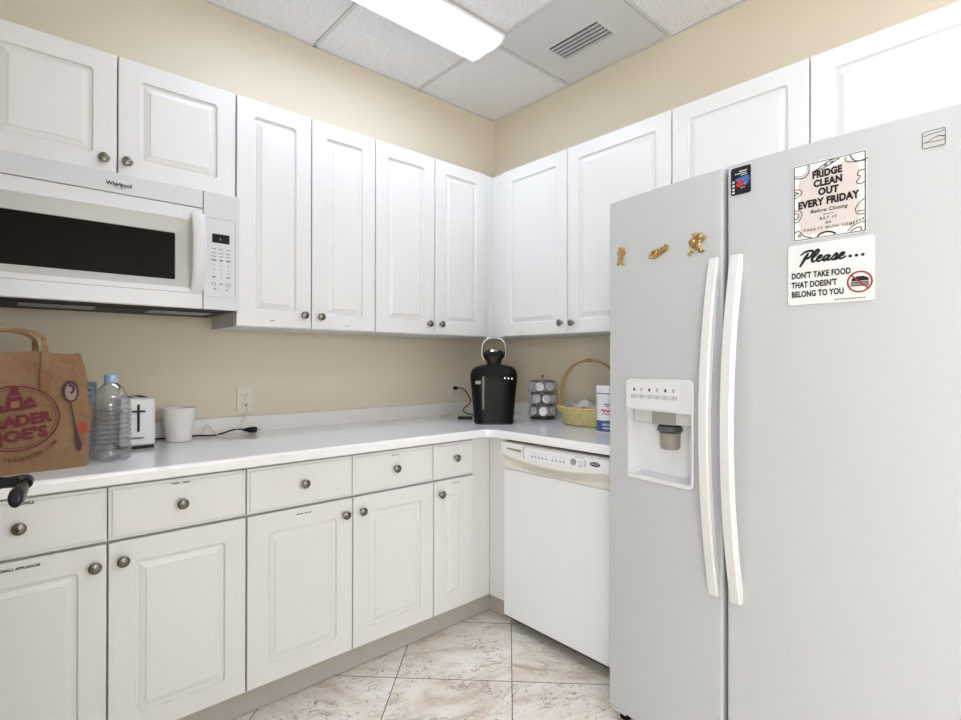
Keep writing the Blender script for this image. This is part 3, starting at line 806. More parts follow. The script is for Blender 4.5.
stroke(bm, sm2([(-.024, -.092), (-.016, -.085), (.0, -.083), (.012, -.088), (.015, -.092)]), .004, y_)
stroke(bm, sm2([(-.075, -.074), (-.064, -.072), (-.052, -.086), (-.036, -.092)]), lw, y_); stroke(bm, ell(-.063, -.083, .003, .003, 8), lw, y_, closed=True)
stroke(bm, sm2([(-.075, .036), (-.062, .034), (-.058, .024), (-.066, .018), (-.075, .014)]), .0018, y_); stroke(bm, sm2([(-.075, .030), (-.066, .026), (-.075, .022)]), lw, y_)
stroke(bm, sm2([(-.075, -.018), (-.062, -.020), (-.058, -.032), (-.066, -.046), (-.075, -.048)]), .0018, y_); stroke(bm, sm2([(-.075, -.024), (-.066, -.028), (-.068, -.038), (-.075, -.040)]), lw, y_)
obj('doodles', bm, M['ink'], t, False)

# ---- sign
t = on_fridge('sign', 'white plastic sign reading Please with a no-food symbol, below the pink flyer', 'sign', .687, 1.457)
W_, H_ = .184, .153
obj('plate', slab(B(), -W_/2, W_/2, -H_/2, H_/2, 0, -.003, .007, .0012), M['sign'], t)
bm = B(); y_ = -.0037
k_ = .00105
def scr(pts, ox, w=.0056):
    stroke(bm, sm2([(ox+(a+b*.28)*k_, .028+b*k_) for a, b in pts], 5), lambda u: w*(.62+.5*math.sin(u*PI)), y_)
o_ = -.066
scr([(4, -8), (10, 12), (14, 24)], o_, .0066); scr([(-2, 20), (6, 27), (20, 28), (24, 20), (16, 11), (7, 11)], o_)          # P
scr([(24, 6), (34, 20), (34, 28), (29, 26), (26, 8), (30, 1), (36, 5)], o_)                                              # l
scr([(36, 6), (43, 9), (44, 14), (39, 13), (37, 5), (42, 1), (50, 6)], o_)                                               # e
scr([(60, 13), (54, 13), (50, 7), (53, 1), (60, 8), (61, 13), (59, 4), (63, 1), (67, 5)], o_)                            # a
scr([(66, 4), (74, 15), (76, 7), (72, 1), (67, 3)], o_); scr([(72, 1), (78, 2), (81, 6)], o_)                             # s
scr([(81, 6), (88, 9), (89, 14), (84, 13), (82, 5), (87, 1), (96, 6)], o_)                                               # e
for q in range(3): poly(bm, ell(.044+q*.0125, .0325, .0036, .0036, 14), y_)
ta = dict(y=y_, bold=.036, align='LEFT', sx=.67, sp=1.05)
text(bm, "DON'T TAKE FOOD", -.083, -.003, .0205, **ta); text(bm, "THAT DOESN'T", -.083, -.0265, .0205, **ta); text(bm, "BELONG TO YOU", -.083, -.0500, .0205, **ta)
for q in range(11): stroke(bm, [(.012+q*.0058, -.069), (.0156+q*.0058, -.069)], .0022, y_)
# little burger under the ban ring
bx, bz = .063, -.031
poly(bm, [(bx-.017, bz+.002), (bx-.015, bz+.009), (bx-.004, bz+.013), (bx+.008, bz+.013), (bx+.017, bz+.008), (bx+.018, bz+.002)], y_)
for q in range(3): stroke(bm, [(bx-.018, bz-.001-q*.004), (bx+.018, bz-.001-q*.004)], .0026, y_)
obj('lettering', bm, M['ink'], t, False)
bm = B(); stroke(bm, ell(bx, bz, .0240, .0240, 36), .0036, y_-.0004, closed=True); stroke(bm, [(bx-.017, bz+.0165), (bx+.017, bz-.0165)], .0032, y_-.0004)
obj('ban_symbol', bm, M['red'], t, False)

# ---- picture magnet
t = on_fridge('picture_magnet', 'small dark picture magnet at the top left corner of the right fridge door', 'magnet', .474, 1.738)
obj('card', slab(B(), -.027, .027, -.038, .038, 0, -.0022, .005, .0006), mat('magnet_black', (24, 26, 34), .25), t)
bm = B(); y_ = -.0028
for (a, b, z, w) in ((-.004, .018, .025, .003), (-.016, .016, .019, .0022), (.0, .018, .014, .002)): stroke(bm, [(a, z), (b, z)], w, y_)
for z in (-.002, -.012, -.022, -.031): poly(bm, ell(-.0195, z, .0035, .0035, 10), y_)
stroke(bm, [(.002, -.013), (.016, -.010)], .0015, y_); stroke(bm, [(.0, -.022), (.012, -.020)], .0015, y_)
obj('print', bm, mat('magnet_print_pale', (196, 200, 210), .4), t, False)
bm = B(); poly(bm, sm2([(-.014, .006), (.02, .010), (.023, -.006), (.012, -.016), (.004, -.004), (-.012, -.001), (-.014, .006)], 4)[:-1], y_+.0003); obj('sky_patch', bm, mat('magnet_blue', (64, 104, 168), .4, vary=(200, .5)), t, False)
bm = B(); poly(bm, sm2([(-.014, -.012), (-.004, .001), (.005, -.002), (.009, -.012), (-.002, -.019), (-.014, -.012)], 4)[:-1], y_); obj('red_patch', bm, mat('magnet_red', (190, 44, 48), .4, vary=(200, .4)), t, False)

# ---- gold magnets (small cast ornaments)
def blobs(bm, L_, k=1.12):
    for (x, z, rx, rz, ry, rot) in L_:
        x, z, rx, rz = x*k, z*k, rx*k*1.12, rz*k*1.05
        m4 = Matrix.Translation((x, -ry*.6, z)) @ Matrix.Rotation(rot, 4, 'Y') @ Matrix.Diagonal((rx, ry, rz, 1))
        bmesh.ops.create_icosphere(bm, subdivisions=2, radius=1, matrix=m4)
    return bm
t = on_fridge('gold_magnet', 'small gold animal-shaped magnet nearest the left edge of the freezer door', 'magnet', .058, 1.597, group='gold ornament magnets on the freezer door')
obj('figure', blobs(B(), [(0, .002, .010, .013, .005, .2), (.004, .018, .008, .008, .005, 0), (-.004, .024, .005, .004, .004, .4), (-.010, .012, .003, .009, .003, .7), (.012, .009, .003, .010, .003, -.7),
     (-.009, -.016, .004, .010, .004, .35), (.006, -.018, .004, .010, .004, -.2), (-.013, -.025, .005, .003, .003, 0), (.009, -.027, .005, .003, .003, 0), (.013, .018, .003, .005, .003, .3), (-.001, -.006, .011, .004, .006, .3)]), M['gold'], t)
t = on_fridge('gold_magnet', 'small gold script-like magnet, middle of three on the freezer door', 'magnet', .212, 1.582, group='gold ornament magnets on the freezer door')
bm = B()
tube(bm, [(-.030, -.003, -.013), (-.024, -.004, .004), (-.014, -.004, .006), (-.020, -.004, -.010), (-.010, -.004, -.006), (-.004, -.004, .009), (-.002, -.004, -.004), (.006, -.004, .002), (.010, -.004, .012), (.010, -.004, -.001), (.018, -.004, .004), (.026, -.004, .018), (.030, -.004, .008), (.020, -.004, .002)], .0038, 8, k=5)
tube(bm, [(-.033, -.003, -.012), (-.010, -.003, -.014), (.012, -.003, -.004), (.031, -.003, .004)], .0035, 8, k=5)
blobs(bm, [(-.026, -.006, .008, .008, .004, 0), (.002, -.001, .012, .006, .004, -.3), (.024, .008, .009, .007, .004, -.4)])
obj('figure', bm, M['gold'], t)
t = on_fridge('gold_magnet', 'small gold running figure magnet above the freezer door handle', 'magnet', .343, 1.586, group='gold ornament magnets on the freezer door')
obj('figure', blobs(B(), [(-.002, -.002, .014, .014, .006, .1), (.003, .018, .012, .009, .006, .1), (.002, .024, .015, .004, .005, .2), (-.015, .012, .003, .010, .004, .9), (.019, .007, .003, .011, .004, .7),
     (.022, .012, .005, .005, .005, 0), (-.013, -.018, .005, .010, .005, .7), (-.020, -.025, .006, .004, .005, .3), (.010, -.016, .006, .008, .005, -.5), (.015, -.022, .009, .004, .005, 0), (-.018, .001, .004, .005, .004, 0), (.012, .022, .005, .006, .005, 0)]), M['gold'], t)

# ------------------------------------------------------------------ ceiling fixtures and vent
def fixture(x0, x1, y0, y1, label):
    t = thing('ceiling_light', label, 'ceiling light', ((x0+x1)/2, (y0+y1)/2, H-.0018), 0, 'fluorescent ceiling lights')
    L2, W2 = (x1-x0)/2, (y1-y0)/2; long_x = L2 > W2
    obj('housing', box(B(), -L2, L2, -W2, W2, -.012, 0, .001), M['endcap'], t)
    # acrylic lens: trapezoid section with a central valley
    sec = [(-1, -.012), (-1, -.017), (-.86, -.036), (-.72, -.043), (-.35, -.046), (-.05, -.043), (.05, -.043), (.35, -.046), (.72, -.043), (.86, -.036), (1, -.017), (1, -.012)]
    a, b_ = (L2, W2) if long_x else (W2, L2)
    bm = B(); rings = []
    for e_ in (-a+.012, a-.012):
        rings.append([((e_, s*(b_-.004), z-.0003) if long_x else (s*(b_-.004), e_, z-.0003)) for s, z in sec])
    loops(bm, rings); obj('diffuser', bm, M['lens'], t)
    for sg in (-1, 1):
        bm = B(); rr = []
        for e_ in (sg*(a-.011), sg*a): rr.append([((e_, s*b_, z*1.03-.0003) if long_x else (s*b_, e_, z*1.03-.0003)) for s, z in sec])
        loops(bm, rr); obj('end_cap', bm, M['endcap'], t)
    return t
fixture(-1.825, -.612, -.716, -.464, 'long fluorescent ceiling light with clear ribbed cover, near the corner')
fixture(-1.85, -.63, -2.58, -2.30, 'long fluorescent ceiling light overhead beside the camera')  # out-of-view fixture added to brighten the room
fixture(-1.85, -.63, -4.42, -4.14, 'long fluorescent ceiling light far behind the camera')  # another out-of-view fixture, put in for fill

t = thing('ceiling_vent', 'flat metal ceiling panel with slotted air vent beside the light', 'air vent', (0, 0, H), 0)
obj('panel', box(B(), -.598, -.022, -1.222, -.632, .0008, .0052), M['ventpan'], t, False)
vx0, vx1, vy0, vy1 = -.366, -.232, -1.063, -.775
bm = B()
for (a, b_, c, d) in ((vx0-.008, vx0, vy0-.008, vy1+.008), (vx1, vx1+.008, vy0-.008, vy1+.008), (vx0, vx1, vy0-.008, vy0), (vx0, vx1, vy1, vy1+.008)): box(bm, a, b_, c, d, -.004, .0007)
obj('grille_frame', bm, M['ventpan'], t, False)
obj('duct_opening', box(B(), vx0, vx1, vy0, vy1, -.0002, .0006), M['blackm'], t, False)
for k in range(5):
    xx = vx0+.014+k*.0265
    bm = B(); vs = [bm.verts.new(p) for p in ((xx, vy0, -.001), (xx, vy1, -.001), (xx+.009, vy1, -.008), (xx+.009, vy0, -.008), (xx+.0015, vy0, -.001), (xx+.0015, vy1, -.001), (xx+.0105, vy1, -.008), (xx+.0105, vy0, -.008))]
    for f in ((0, 1, 2, 3), (4, 7, 6, 5), (0, 4, 5, 1), (3, 2, 6, 7), (0, 3, 7, 4), (1, 5, 6, 2)): bm.faces.new([vs[i] for i in f])
    obj('slat', bm, M['vslat'], t, False)

# ------------------------------------------------------------------ things on the counter
Z = .9145
# paper bag
t = thing('paper_bag', 'brown paper grocery bag with maroon oval print and spoon drawing, twisted flat handle', 'paper bag', (-2.192, -.497, Z), math.radians(5.5))
bw, bd, bh = .335, .165, .345
bm = B()
def bagring(z, thick=0, flare=0, jit=0):
    pts = []; n = 18; w2, d2 = bw/2-thick, bd/2-thick
    cr = [(-bw+thick, 0+thick), (-thick, 0+thick), (-thick, bd-thick), (-bw+thick, bd-thick)]
    for i in range(4):
        a, b_ = cr[i], cr[(i+1) % 4]; m_ = 14 if i % 2 == 0 else 8
        for j in range(m_):
            u = j/m_; x = a[0]+(b_[0]-a[0])*u; y = a[1]+(b_[1]-a[1])*u
            f = math.sin(PI*u)
            if i == 0: y += -.006*f*math.sin(z*9+1) + jit*math.sin(x*40+z*25)*.0025
            if i == 2: y += .006*f
            if i == 1: x += (.014*f*math.sin(min(1, z/.30)*PI)) - .018*(z/bh)*f + jit*.003*math.sin(z*50+u*5)
            x += -.012*(z/bh)*(1 if i == 1 or (i == 0 and u > .99) else 0)*0
            # right side leans in a little towards the top
            x -= .010*(z/bh)*((x+bw)/bw)
            x += .017*math.sin(PI*min(1, z/.33))**1.3*max(0, (x+bw)/bw)**4
            pts.append((x, y, z))
    return pts
rings = [bagring(z_, 0, 0, 1) for z_ in [0, .004, .03, .06, .09, .12, .15, .18, .21, .24, .27, .30, .325]] + [bagring(bh, 0, 0, 1)]
top = [(x, y, z+.004*math.sin(x*38)+.003*math.sin(y*60)) for x, y, z in rings[-1]]
rings[-1] = top
cxm, cym = -bw/2, bd/2
inn = [(cxm+(x-cxm)*.985, cym+(y-cym)*.975, z-.0005) for x, y, z in top]
inn2 = [(cxm+(x-cxm)*.98, cym+(y-cym)*.965, .01) for x, y, z in rings[0]]
loops(bm, rings+[inn, inn2], True, True)
# random creasing
for v_ in bm.verts:
    if .01 < v_.co.z < .33 and v_.co.y < .02:
        v_.co.y += random.uniform(-.0012, .0012)
obj('bag_body', bm, M['kraft'], t)
for yy_, nm in ((-.004, 1), (bd+.003, 0)):
    bm = B()
    xa, xb = -.100, -.255
    ze = .300
    top_y = yy_ + (.012 if nm else -.01)
    pts = [(xa, yy_, ze-.035), (xa, yy_, ze+.02), (xa, yy_, bh+.024), (xa-.008, top_y, bh+.048), (xa-.045, top_y, bh+.064), (xb+.045, top_y, bh+.064), (xb+.008, top_y, bh+.048), (xb, yy_, bh+.024), (xb, yy_, ze+.02), (xb, yy_, ze-.035)]
    tube(bm, pts, lambda u: .0095-.0055*max(0, math.sin(PI*u))**3, 8, k=4, sx=.16, sy=1.0, up=(0, 1, 0))
    obj('handle', bm, M['kraft'], t)
kp = mat('kraft_patch', (128, 90, 56), .7)
for xq in (-.100, -.255): obj('handle_patch', box(B(), xq-.011, xq+.011, -.0075, -.0035, .232, .296, .001), kp, t)
PY = -.0115
cx_, cz_ = -.165, .158
bm = B()
stroke(bm, ell(cx_, cz_, .098, .091, 60), .0042, PY, closed=True); stroke(bm, ell(cx_, cz_, .090, .083, 60), .0014, PY, closed=True)
text(bm, 'TRADER', cx_+.001, cz_-.009, .042, PY, .05, sx=1.0, rot=.13)
text(bm, "JOE'S", cx_+.016, cz_-.048, .043, PY, .045, sx=1.1, rot=.13, sp=1.05)
# tower and rooftops
poly(bm, [(cx_-.022, cz_+.020), (cx_-.018, cz_+.060), (cx_-.010, cz_+.080), (cx_-.010, cz_+.090), (cx_+.006, cz_+.090), (cx_+.006, cz_+.080), (cx_+.014, cz_+.062), (cx_+.020, cz_+.024)], PY)
poly(bm, [(cx_+.022, cz_+.026), (cx_+.020, cz_+.050), (cx_+.032, cz_+.062), (cx_+.046, cz_+.042), (cx_+.046, cz_+.030)], PY)
poly(bm, [(cx_-.060, cz_+.012), (cx_-.058, cz_+.034), (cx_-.044, cz_+.046), (cx_-.026, cz_+.036), (cx_-.024, cz_+.018)], PY)
for q in range(4): stroke(bm, [(cx_+.05+q*.006, cz_+.034-q*.002), (cx_+.056+q*.006, cz_+.050-q*.006)], .0012, PY)
obj('oval_print', bm, M['bagred'], t, False)
bm = B(); poly(bm, [(cx_-.010, cz_+.030), (cx_-.010, cz_+.048), (cx_+.008, cz_+.050), (cx_+.008, cz_+.032)], PY-.0006)
stroke(bm, [(cx_-.014, cz_+.062), (cx_+.010, cz_+.064)], .002, PY-.0006); stroke(bm, [(cx_+.026, cz_+.040), (cx_+.042, cz_+.042)], .002, PY-.0006)
obj('print_gaps', bm, M['kraft'], t, False)
bm = B(); text(bm, 'WWW.TRADERJOES.COM', 0, 0, .0155, PY, .014, sx=1.0, sp=1.1, arc=(cx_, cz_, .118, .122, -PI/2+.12, -1)); obj('web_print', bm, M['bagred'], t, False)
bm = B(); sx_, sz_ = -.041, .230
poly(bm, ell(sx_, sz_, .020, .032, 26, rot=.06), PY); stroke(bm, sm2([(sx_, sz_-.030), (sx_+.006, sz_-.07), (sx_+.012, sz_-.11), (sx_+.018, sz_-.15)]), lambda u: .004+.011*u**4, PY)
poly(bm, ell(sx_+.0205, sz_-.163, .0075, .018, 16, rot=.08), PY); obj('spoon_print', bm, M['spoonp'], t, False)
bm = B(); poly(bm, ell(sx_+.001, sz_-.002, .014, .025, 24, rot=.06), PY-.0006); obj('spoon_highlight', bm, M['spoonl'], t, False)
bm = B(); stroke(bm, sm2([(sx_-.004, sz_+.020), (sx_+.007, sz_+.012), (sx_+.006, sz_+.000), (sx_+.000, sz_-.006)]), .007, PY-.0012); obj('spoon_reflection_print', bm, M['spoonp'], t, False)
bm = B(); fx_, fz_ = -.003, .118
for q in range(9):
    a = 2*PI*q/9; stroke(bm, [(fx_-.006+.003*math.cos(a), fz_+.003*math.sin(a)), (fx_-.006+.015*math.cos(a), fz_+.017*math.sin(a))], .0045, PY+.001)
stroke(bm, sm2([(fx_-.006, fz_), (-.016, .112), (-.012, .09), (-.006, .07)]), .002, PY+.001)
obj('flower_print', bm, M['bagflower'], t, False)

# box behind bottle
bm = B(); box(bm, -.028, .028, -.028, .028, 0, .247, .008, 3)
t = thing('tall_box', 'blue-grey tall carton standing behind the clear bottle, next to the paper bag', 'carton', (-2.166, -.205, Z), .1)
obj('carton', bm, M['cardbox'], t)
bm = B(); stroke(bm, rrect(-.020, .020, .14, .236, .004, 3), .003, -.0292, closed=True); stroke(bm, [(-.012, .22), (.012, .22)], .007, -.0292); stroke(bm, [(-.012, .20), (.012, .20)], .004, -.0292)
obj('print', bm, M['dgrey'], t, False)

# water bottle (rounded-square, ribbed)
t = thing('water_bottle', 'large clear ribbed plastic bottle with pale blue cap beside the paper bag', 'bottle', (-2.121, -.425, Z), .5)
def sq(r, z, p=3.0, n=40):
    out = []
    for i in range(n):
        a = 2*PI*i/n; c, s = math.cos(a), math.sin(a); k = (abs(c)**p+abs(s)**p)**(-1/p)
        out.append((r*c*k, r*s*k, z))
    return out
prof = [(.030, .006, 2.4), (.044, .001, 3), (.049, .006, 3), (.050, .02, 3.2), (.047, .026, 3)]
for k in range(9):
    z = .032+k*.0155; prof += [(.0510, z, 3), (.0512, z+.007, 3), (.0462, z+.0112, 3)]
prof += [(.0505, .176, 2.8), (.049, .190, 2.6), (.044, .208, 2.4), (.036, .228, 2.2), (.026, .243, 2), (.0165, .251, 2), (.0155, .256, 2)]
bm = B(); loops(bm, [sq(r, z, p) for r, z, p in prof], True, False); obj('bottle_body', bm, M['clear'], t)
bm = B(); rr = [(.0175, .252), (.0185, .2535), (.0185, .272), (.0175, .2755), (.012, .2765)]
rings = []
for r, z in rr: rings.append([((r+(.0005 if i % 2 else 0))*math.cos(2*PI*i/48), (r+(.0005 if i % 2 else 0))*math.sin(2*PI*i/48), z) for i in range(48)])
loops(bm, rings); obj('cap', bm, M['cap'], t)

# toaster
t = t_toaster = thing('toaster', 'small white toaster seen end-on with a cross-shaped lever slot', 'toaster', (-2.016, -.140, Z), 0)
bm = B(); box(bm, -.056, .056, -.096, .090, .010, .186, .012, 4); obj('shell', bm, M['appl'], t)
obj('base', box(B(), -.053, .053, -.092, .086, 0, .0098, .003), M['black'], t)
bm = B()
for xx in (-.022, .022): box(bm, xx-.013, xx+.013, -.070, .070, .1855, .1875, .001)
obj('bread_slots', bm, M['blackm'], t)
bm = B(); box(bm, -.0025, .0055, -.0975, -.0962, .062, .162, .0003); obj('lever_slot', bm, M['black'], t)
lvv = B(); box(lvv, -.020, .022, -.108, -.0978, .134, .140, .002); obj('lever', lvv, M['black'], t)
bm = B(); text(bm, 'Cuisinart', -.008, .040, .0135, -.0972, .02, sx=1.1); obj('lettering', bm, M['ink'], t, False)

# cup
bm = B(); prof = [(.038, 0), (.041, .001), (.0425, .004), (.0575, .124), (.0585, .130), (.0575, .1315), (.056, .130), (.0545, .124), (.040, .008), (.020, .006)]
lathe(bm, prof, n=44); o = tag(obj('cup', bm, M['cup']), 'plain white tapered cup between the toaster and the wall outlet', 'cup'); o.location = (-1.857, -.118, Z); o.scale = (1.04, 1.04, 1.02)

# outlets
def outlet(x, z, label, upper):
    t = thing('wall_outlet', label, 'outlet', (x, 0, z), 0, 'wall outlets')
    obj('cover_plate', slab(B(), -.0355, .0355, -.060, .060, -.0005, -.006, .003, .002), M['ivory'], t)
    for dz in (-.021, .021):
        fc = obj('receptacle', slab(B(), -.0165, .0165, dz-.015, dz+.015, -.006, -.0085, .012, .0006), M['ivory'], t)
        if dz < 0 or upper:
            bm = B()
            for xx in (-.006, .006): box(bm, xx-.0011, xx+.0011, -.0090, -.0085, dz-.002, dz+.007)
            poly(bm, ell(0, dz-.0075, .0024, .0024, 10), -.0090)
            obj('slots', bm, M['blackm'], fc, False)
    bm = B(); lathe(bm, [(.003, 0), (.003, .001), (.0015, .0015)], 0, -.006, 0, 12, axis='y'); obj('screw', bm, M['mgrey'], t)
    return t
outlet(-1.566, 1.060, 'ivory double wall outlet beside the cup, with a white cord plugged in', True)
outlet(-.345, 1.052, 'ivory double wall outlet left of the coffee maker, with a black plug in it', False)

# white phone-type cord from outlet
bm = B()
tube(bm, [(-1.562, -.0105, 1.036), (-1.562, -.024, 1.030), (-1.566, -.030, 1.006), (-1.580, -.036, .975), (-1.605, -.060, .948), (-1.640, -.078, .922), (-1.675, -.084, .9172), (-1.700, -.080, .9185), (-1.722, -.060, .946), (-1.735, -.042, .962), (-1.745, -.045, .945), (-1.762, -.048, .9205), (-1.772, -.045, .9172)], .0019, 8, k=6)
lathe(bm, [(.005, 0), (.006, .006), (.004, .012), (.002, .016)], -1.562, -.0092, 1.037, 12, axis='y')
tag(obj('charging_cable', bm, M['cordw']), 'thin white cord dropping from the wall outlet to the counter', 'cord')
# black toaster cord with plug lying loose
pi_ = (Matrix.Translation(t_toaster.location)).inverted()
bm = B(); tube(bm, [(-1.955, -.052, Z+.012), (-1.93, -.035, Z+.006), (-1.88, -.032, Z+.0045), (-1.80, -.035, Z+.0045), (-1.77, -.045, Z+.006), (-1.72, -.068, Z+.004), (-1.67, -.058, Z+.010), (-1.635, -.055, Z+.019), (-1.60, -.056, Z+.019), (-1.58, -.060, Z+.016)], .0032, 8, k=6); obj('power_cord', bm, M['black'], t_toaster).matrix_parent_inverse = pi_
bm = B(); tube(bm, [(-1.592, -.060, Z+.017), (-1.575, -.063, Z+.016), (-1.562, -.066, Z+.015), (-1.545, -.070, Z+.0145), (-1.536, -.072, Z+.014)], lambda u: [.005, .009, .0125, .0135, .0115][min(4, int(u*4.99))], 10, k=1); pl_ = obj('plug', bm, M['black'], t_toaster); pl_.matrix_parent_inverse = pi_
bm = B()
for dy in (-.006, .006): box(bm, -1.538, -1.520, -.073+dy-.0008, -.073+dy+.0008, Z+.010, Z+.017)
obj('prong', bm, M['chrome'], pl_, False)

# coffee maker
kc = (-.452, -.470)
t = t_coffee = thing('coffee_maker', 'black single-cup coffee maker with raised silver loop handle standing in the corner', 'coffee maker', (kc[0], kc[1], Z), math.radians(-42))
bm = B(); rings = []
# outline in front view (half widths by height), swept front to back with rounding
hw = [(.000, .100), (.006, .104), (.06, .107), (.12, .112), (.18, .118), (.225, .1235), (.255, .123), (.276, .116), (.292, .098), (.301, .068), (.305, .040)]
def kr(w, z, d0, d1):
    p = []
    n = 36
    for i in range(n):
        a = 2*PI*i/n; c, s = math.cos(a), math.sin(a); k = (abs(c)**5+abs(s)**5)**(-.2)
        yy = (d0+d1)/2+(d1-d0)/2*s*k
        p.append((w*c*k, yy, z))
    return p
for z, w in hw: rings.append(kr(w, z, -.105+.02*max(0, z-.22)/.07, .115-.03*max(0, z-.22)/.07))
loops(bm, rings); obj('body', bm, M['black'], t)
bm = B(); loops(bm, [kr(.040, .296, -.080, .06), kr(.036, .314, -.083, .06), kr(.042, .326, -.083, .06), kr(.058, .345, -.083, .06), kr(.060, .358, -.080, .06), kr(.055, .368, -.075, .055), kr(.040, .380, -.065, .045), kr(.030, .384, -.055, .035)]); hd = obj('brew_head', bm, M['black'], t)
bm = B(); loops(bm, [kr(.026, .3725, -.074, -.03), kr(.022, .382, -.066, -.03)]); obj('top_trim', bm, M['chrome'], hd)
bm = B(); tube(bm, [(-.048, -.05, .330), (-.058, -.056, .355), (-.060, -.060, .385), (-.053, -.064, .416), (-.031, -.067, .438), (0, -.068, .445), (.031, -.067, .438), (.053, -.064, .416), (.060, -.060, .385), (.058, -.056, .355), (.048, -.05, .330)], .0078, 10, k=5, sx=1, sy=.8); hn = obj('loop_handle', bm, M['chrome'], t); hn['label'] = 'silver loop handle'
bm = B(); loops(bm, [[(x_, -.1065 if 1 else 0, z_) for x_, z_ in rrect(-.062, -.048, .075, .245, .003, 3)], [(x_, -.109, z_) for x_, z_ in rrect(-.060, -.050, .077, .243, .003, 3)]]); obj('water_gauge', bm, mat('gauge_grey', (74, 73, 66), .25), t)  # lighter grey strip, reservoir reflections put into its colour
bm = B(); slab(bm, -.095, -.068, .205, .222, -.104, -.108, .002, .0005); obj('nameplate', bm, M['mgrey'], t)
for xx in (.056, .074, .092):
    bm = B(); lathe(bm, [(.0045, 0), (.0045, .003), (.003, .004)], xx, -.1005, .236 - (xx-.05)*.08, 14, axis='y'); obj('button', bm, M['chrome'], t)
bm = B(); slab(bm, -.092, .092, .0, .006, -.104, -.112, .002, .001); obj('base_rim', bm, M['blackm'], t)
# its cord
pi_ = (Matrix.Translation(t_coffee.location) @ Matrix.Rotation(t_coffee.rotation_euler[2], 4, 'Z')).inverted()
bm = B(); tube(bm, [(-.335, -.036, 1.074), (-.318, -.044, 1.074), (-.300, -.055, 1.06), (-.285, -.07, 1.03), (-.28, -.085, 1.00), (-.30, -.09, .975), (-.345, -.10, .955), (-.36, -.12, .940), (-.35, -.16, .925), (-.345, -.22, Z+.006), (-.350, -.29, Z+.0045), (-.370, -.345, Z+.0045), (-.385, -.375, Z+.01)], .0034, 8, k=6); obj('power_cord', bm, M['black'], t_coffee).matrix_parent_inverse = pi_
bm = B(); lathe(bm, [(.009, .0), (.011, .006), (.011, .018), (.007, .028), (.004, .031)], -.345, -.0092, 1.074, 14, axis='y'); obj('plug', bm, M['black'], t_coffee).matrix_parent_inverse = pi_
bm = B(); box(bm, -.040, .040, -.014, .014, 0, .016, .004)
o = tag(obj('power_adapter', bm, M['black']), 'small flat black adapter lying left of the coffee maker base', 'adapter'); o.location = (-.478, -.268, Z); o.rotation_euler = (0, 0, -.7)

# pod carousel
pc = Vector((-.128, -.528))
t = thing('pod_carousel', 'chrome wire carousel rack holding three tiers of coffee pods beside the coffee maker', 'pod rack', (pc.x, pc.y, Z), 0)
bm = B(); lathe(bm, [(.052, 0), (.070, .002), (.074, .006), (.072, .010), (.050, .013), (.012, .015)], n=36); obj('base', bm, M['wire'], t)
bm = B(); lathe(bm, [(.003, .014), (.003, .232), (.005, .234), (.0075, .239), (.005, .245), (.001, .247)], n=14); obj('post', bm, M['wire'], t)
NP = 8; RR = .074
tiers = (.046, .114, .182)
for zt in tiers:
    bm = B()
    tube(bm, [(.066*math.cos(2*PI*i/28), .066*math.sin(2*PI*i/28), zt+.031) for i in range(28)], .0016, 6, closed=True)
    for k in range(NP):
        a = 2*PI*k/NP + tiers.index(zt)*.25; c = Vector((RR*math.cos(a), RR*math.sin(a), zt)); out = Vector((math.cos(a), math.sin(a), 0)); tn = Vector((-out.y, out.x, 0)); upv = Vector((0, 0, 1))*.94-out*.34*-1
        u2 = (Vector((0, 0, 1))*.98-out*.20).normalized()
        tube(bm, [tuple(c+(tn*math.cos(b)+u2*math.sin(b))*.0268) for b in [2*PI*j/18 for j in range(18)]], .0014, 6, closed=True)
        tube(bm, [tuple(Vector((0, 0, zt+.031))+out*.066), tuple(c+u2*.0268)], .0013, 6)
    for k in range(4):
        a = PI/4+k*PI/2; tube(bm, [(0.002*math.cos(a), .002*math.sin(a), zt+.031), (.066*math.cos(a), .066*math.sin(a), zt+.031)], .0014, 6)
    obj('wire_tier', bm, M['wire'], t)
# one pod, then copies
def pod_meshes():
    bm = B(); lathe(bm, [(.015, -.040), (.0165, -.039), (.0215, -.003), (.0218, .0)], n=20)
    bmesh.ops.recalc_face_normals(bm, faces=bm.faces[:]); a = bpy.data.meshes.new('pod_cup'); bm.to_mesh(a); bm.free(); a.materials.append(M['podcup'])
    bm = B(); lathe(bm, [(.0246, .0002), (.0250, .0012), (.0240, .002), (.012, .0023), (.002, .0023)], n=20)
    bmesh.ops.recalc_face_normals(bm, faces=bm.faces[:]); b = bpy.data.meshes.new('foil_lid'); bm.to_mesh(b); bm.free(); b.materials.append(M['foil'])
    for m_ in (a, b): m_.polygons.foreach_set('use_smooth', [True]*len(m_.polygons)); m_.set_sharp_from_angle(angle=math.radians(40))
    return a, b
pa, pb = pod_meshes()
tn_ = ('bottom', 'middle', 'top')
for ti, zt in enumerate(tiers):
    for k in range(NP):
        a = 2*PI*k/NP + ti*.25
        p = bpy.data.objects.new('coffee_pod', None); C.objects.link(p); p.empty_display_size = .02
        c = Vector((pc.x+RR*math.cos(a), pc.y+RR*math.sin(a), Z+zt))
        out = Vector((math.cos(a), math.sin(a), 0)); nrm = (out*.98+Vector((0, 0, 1))*.20).normalized()
        p.location = c+nrm*.0022; p.rotation_euler = nrm.to_track_quat('Z', 'Y').to_euler()
        p['label'] = 'silver foil lidded coffee pod held in the %s tier of the wire rack' % tn_[ti]; p['category'] = 'coffee pod'; p['group'] = 'coffee pods in the %s tier' % tn_[ti]
        for nm, me in (('pod_cup', pa), ('foil_lid', pb)):
            q = bpy.data.objects.new(nm, me); C.objects.link(q); q.parent = p

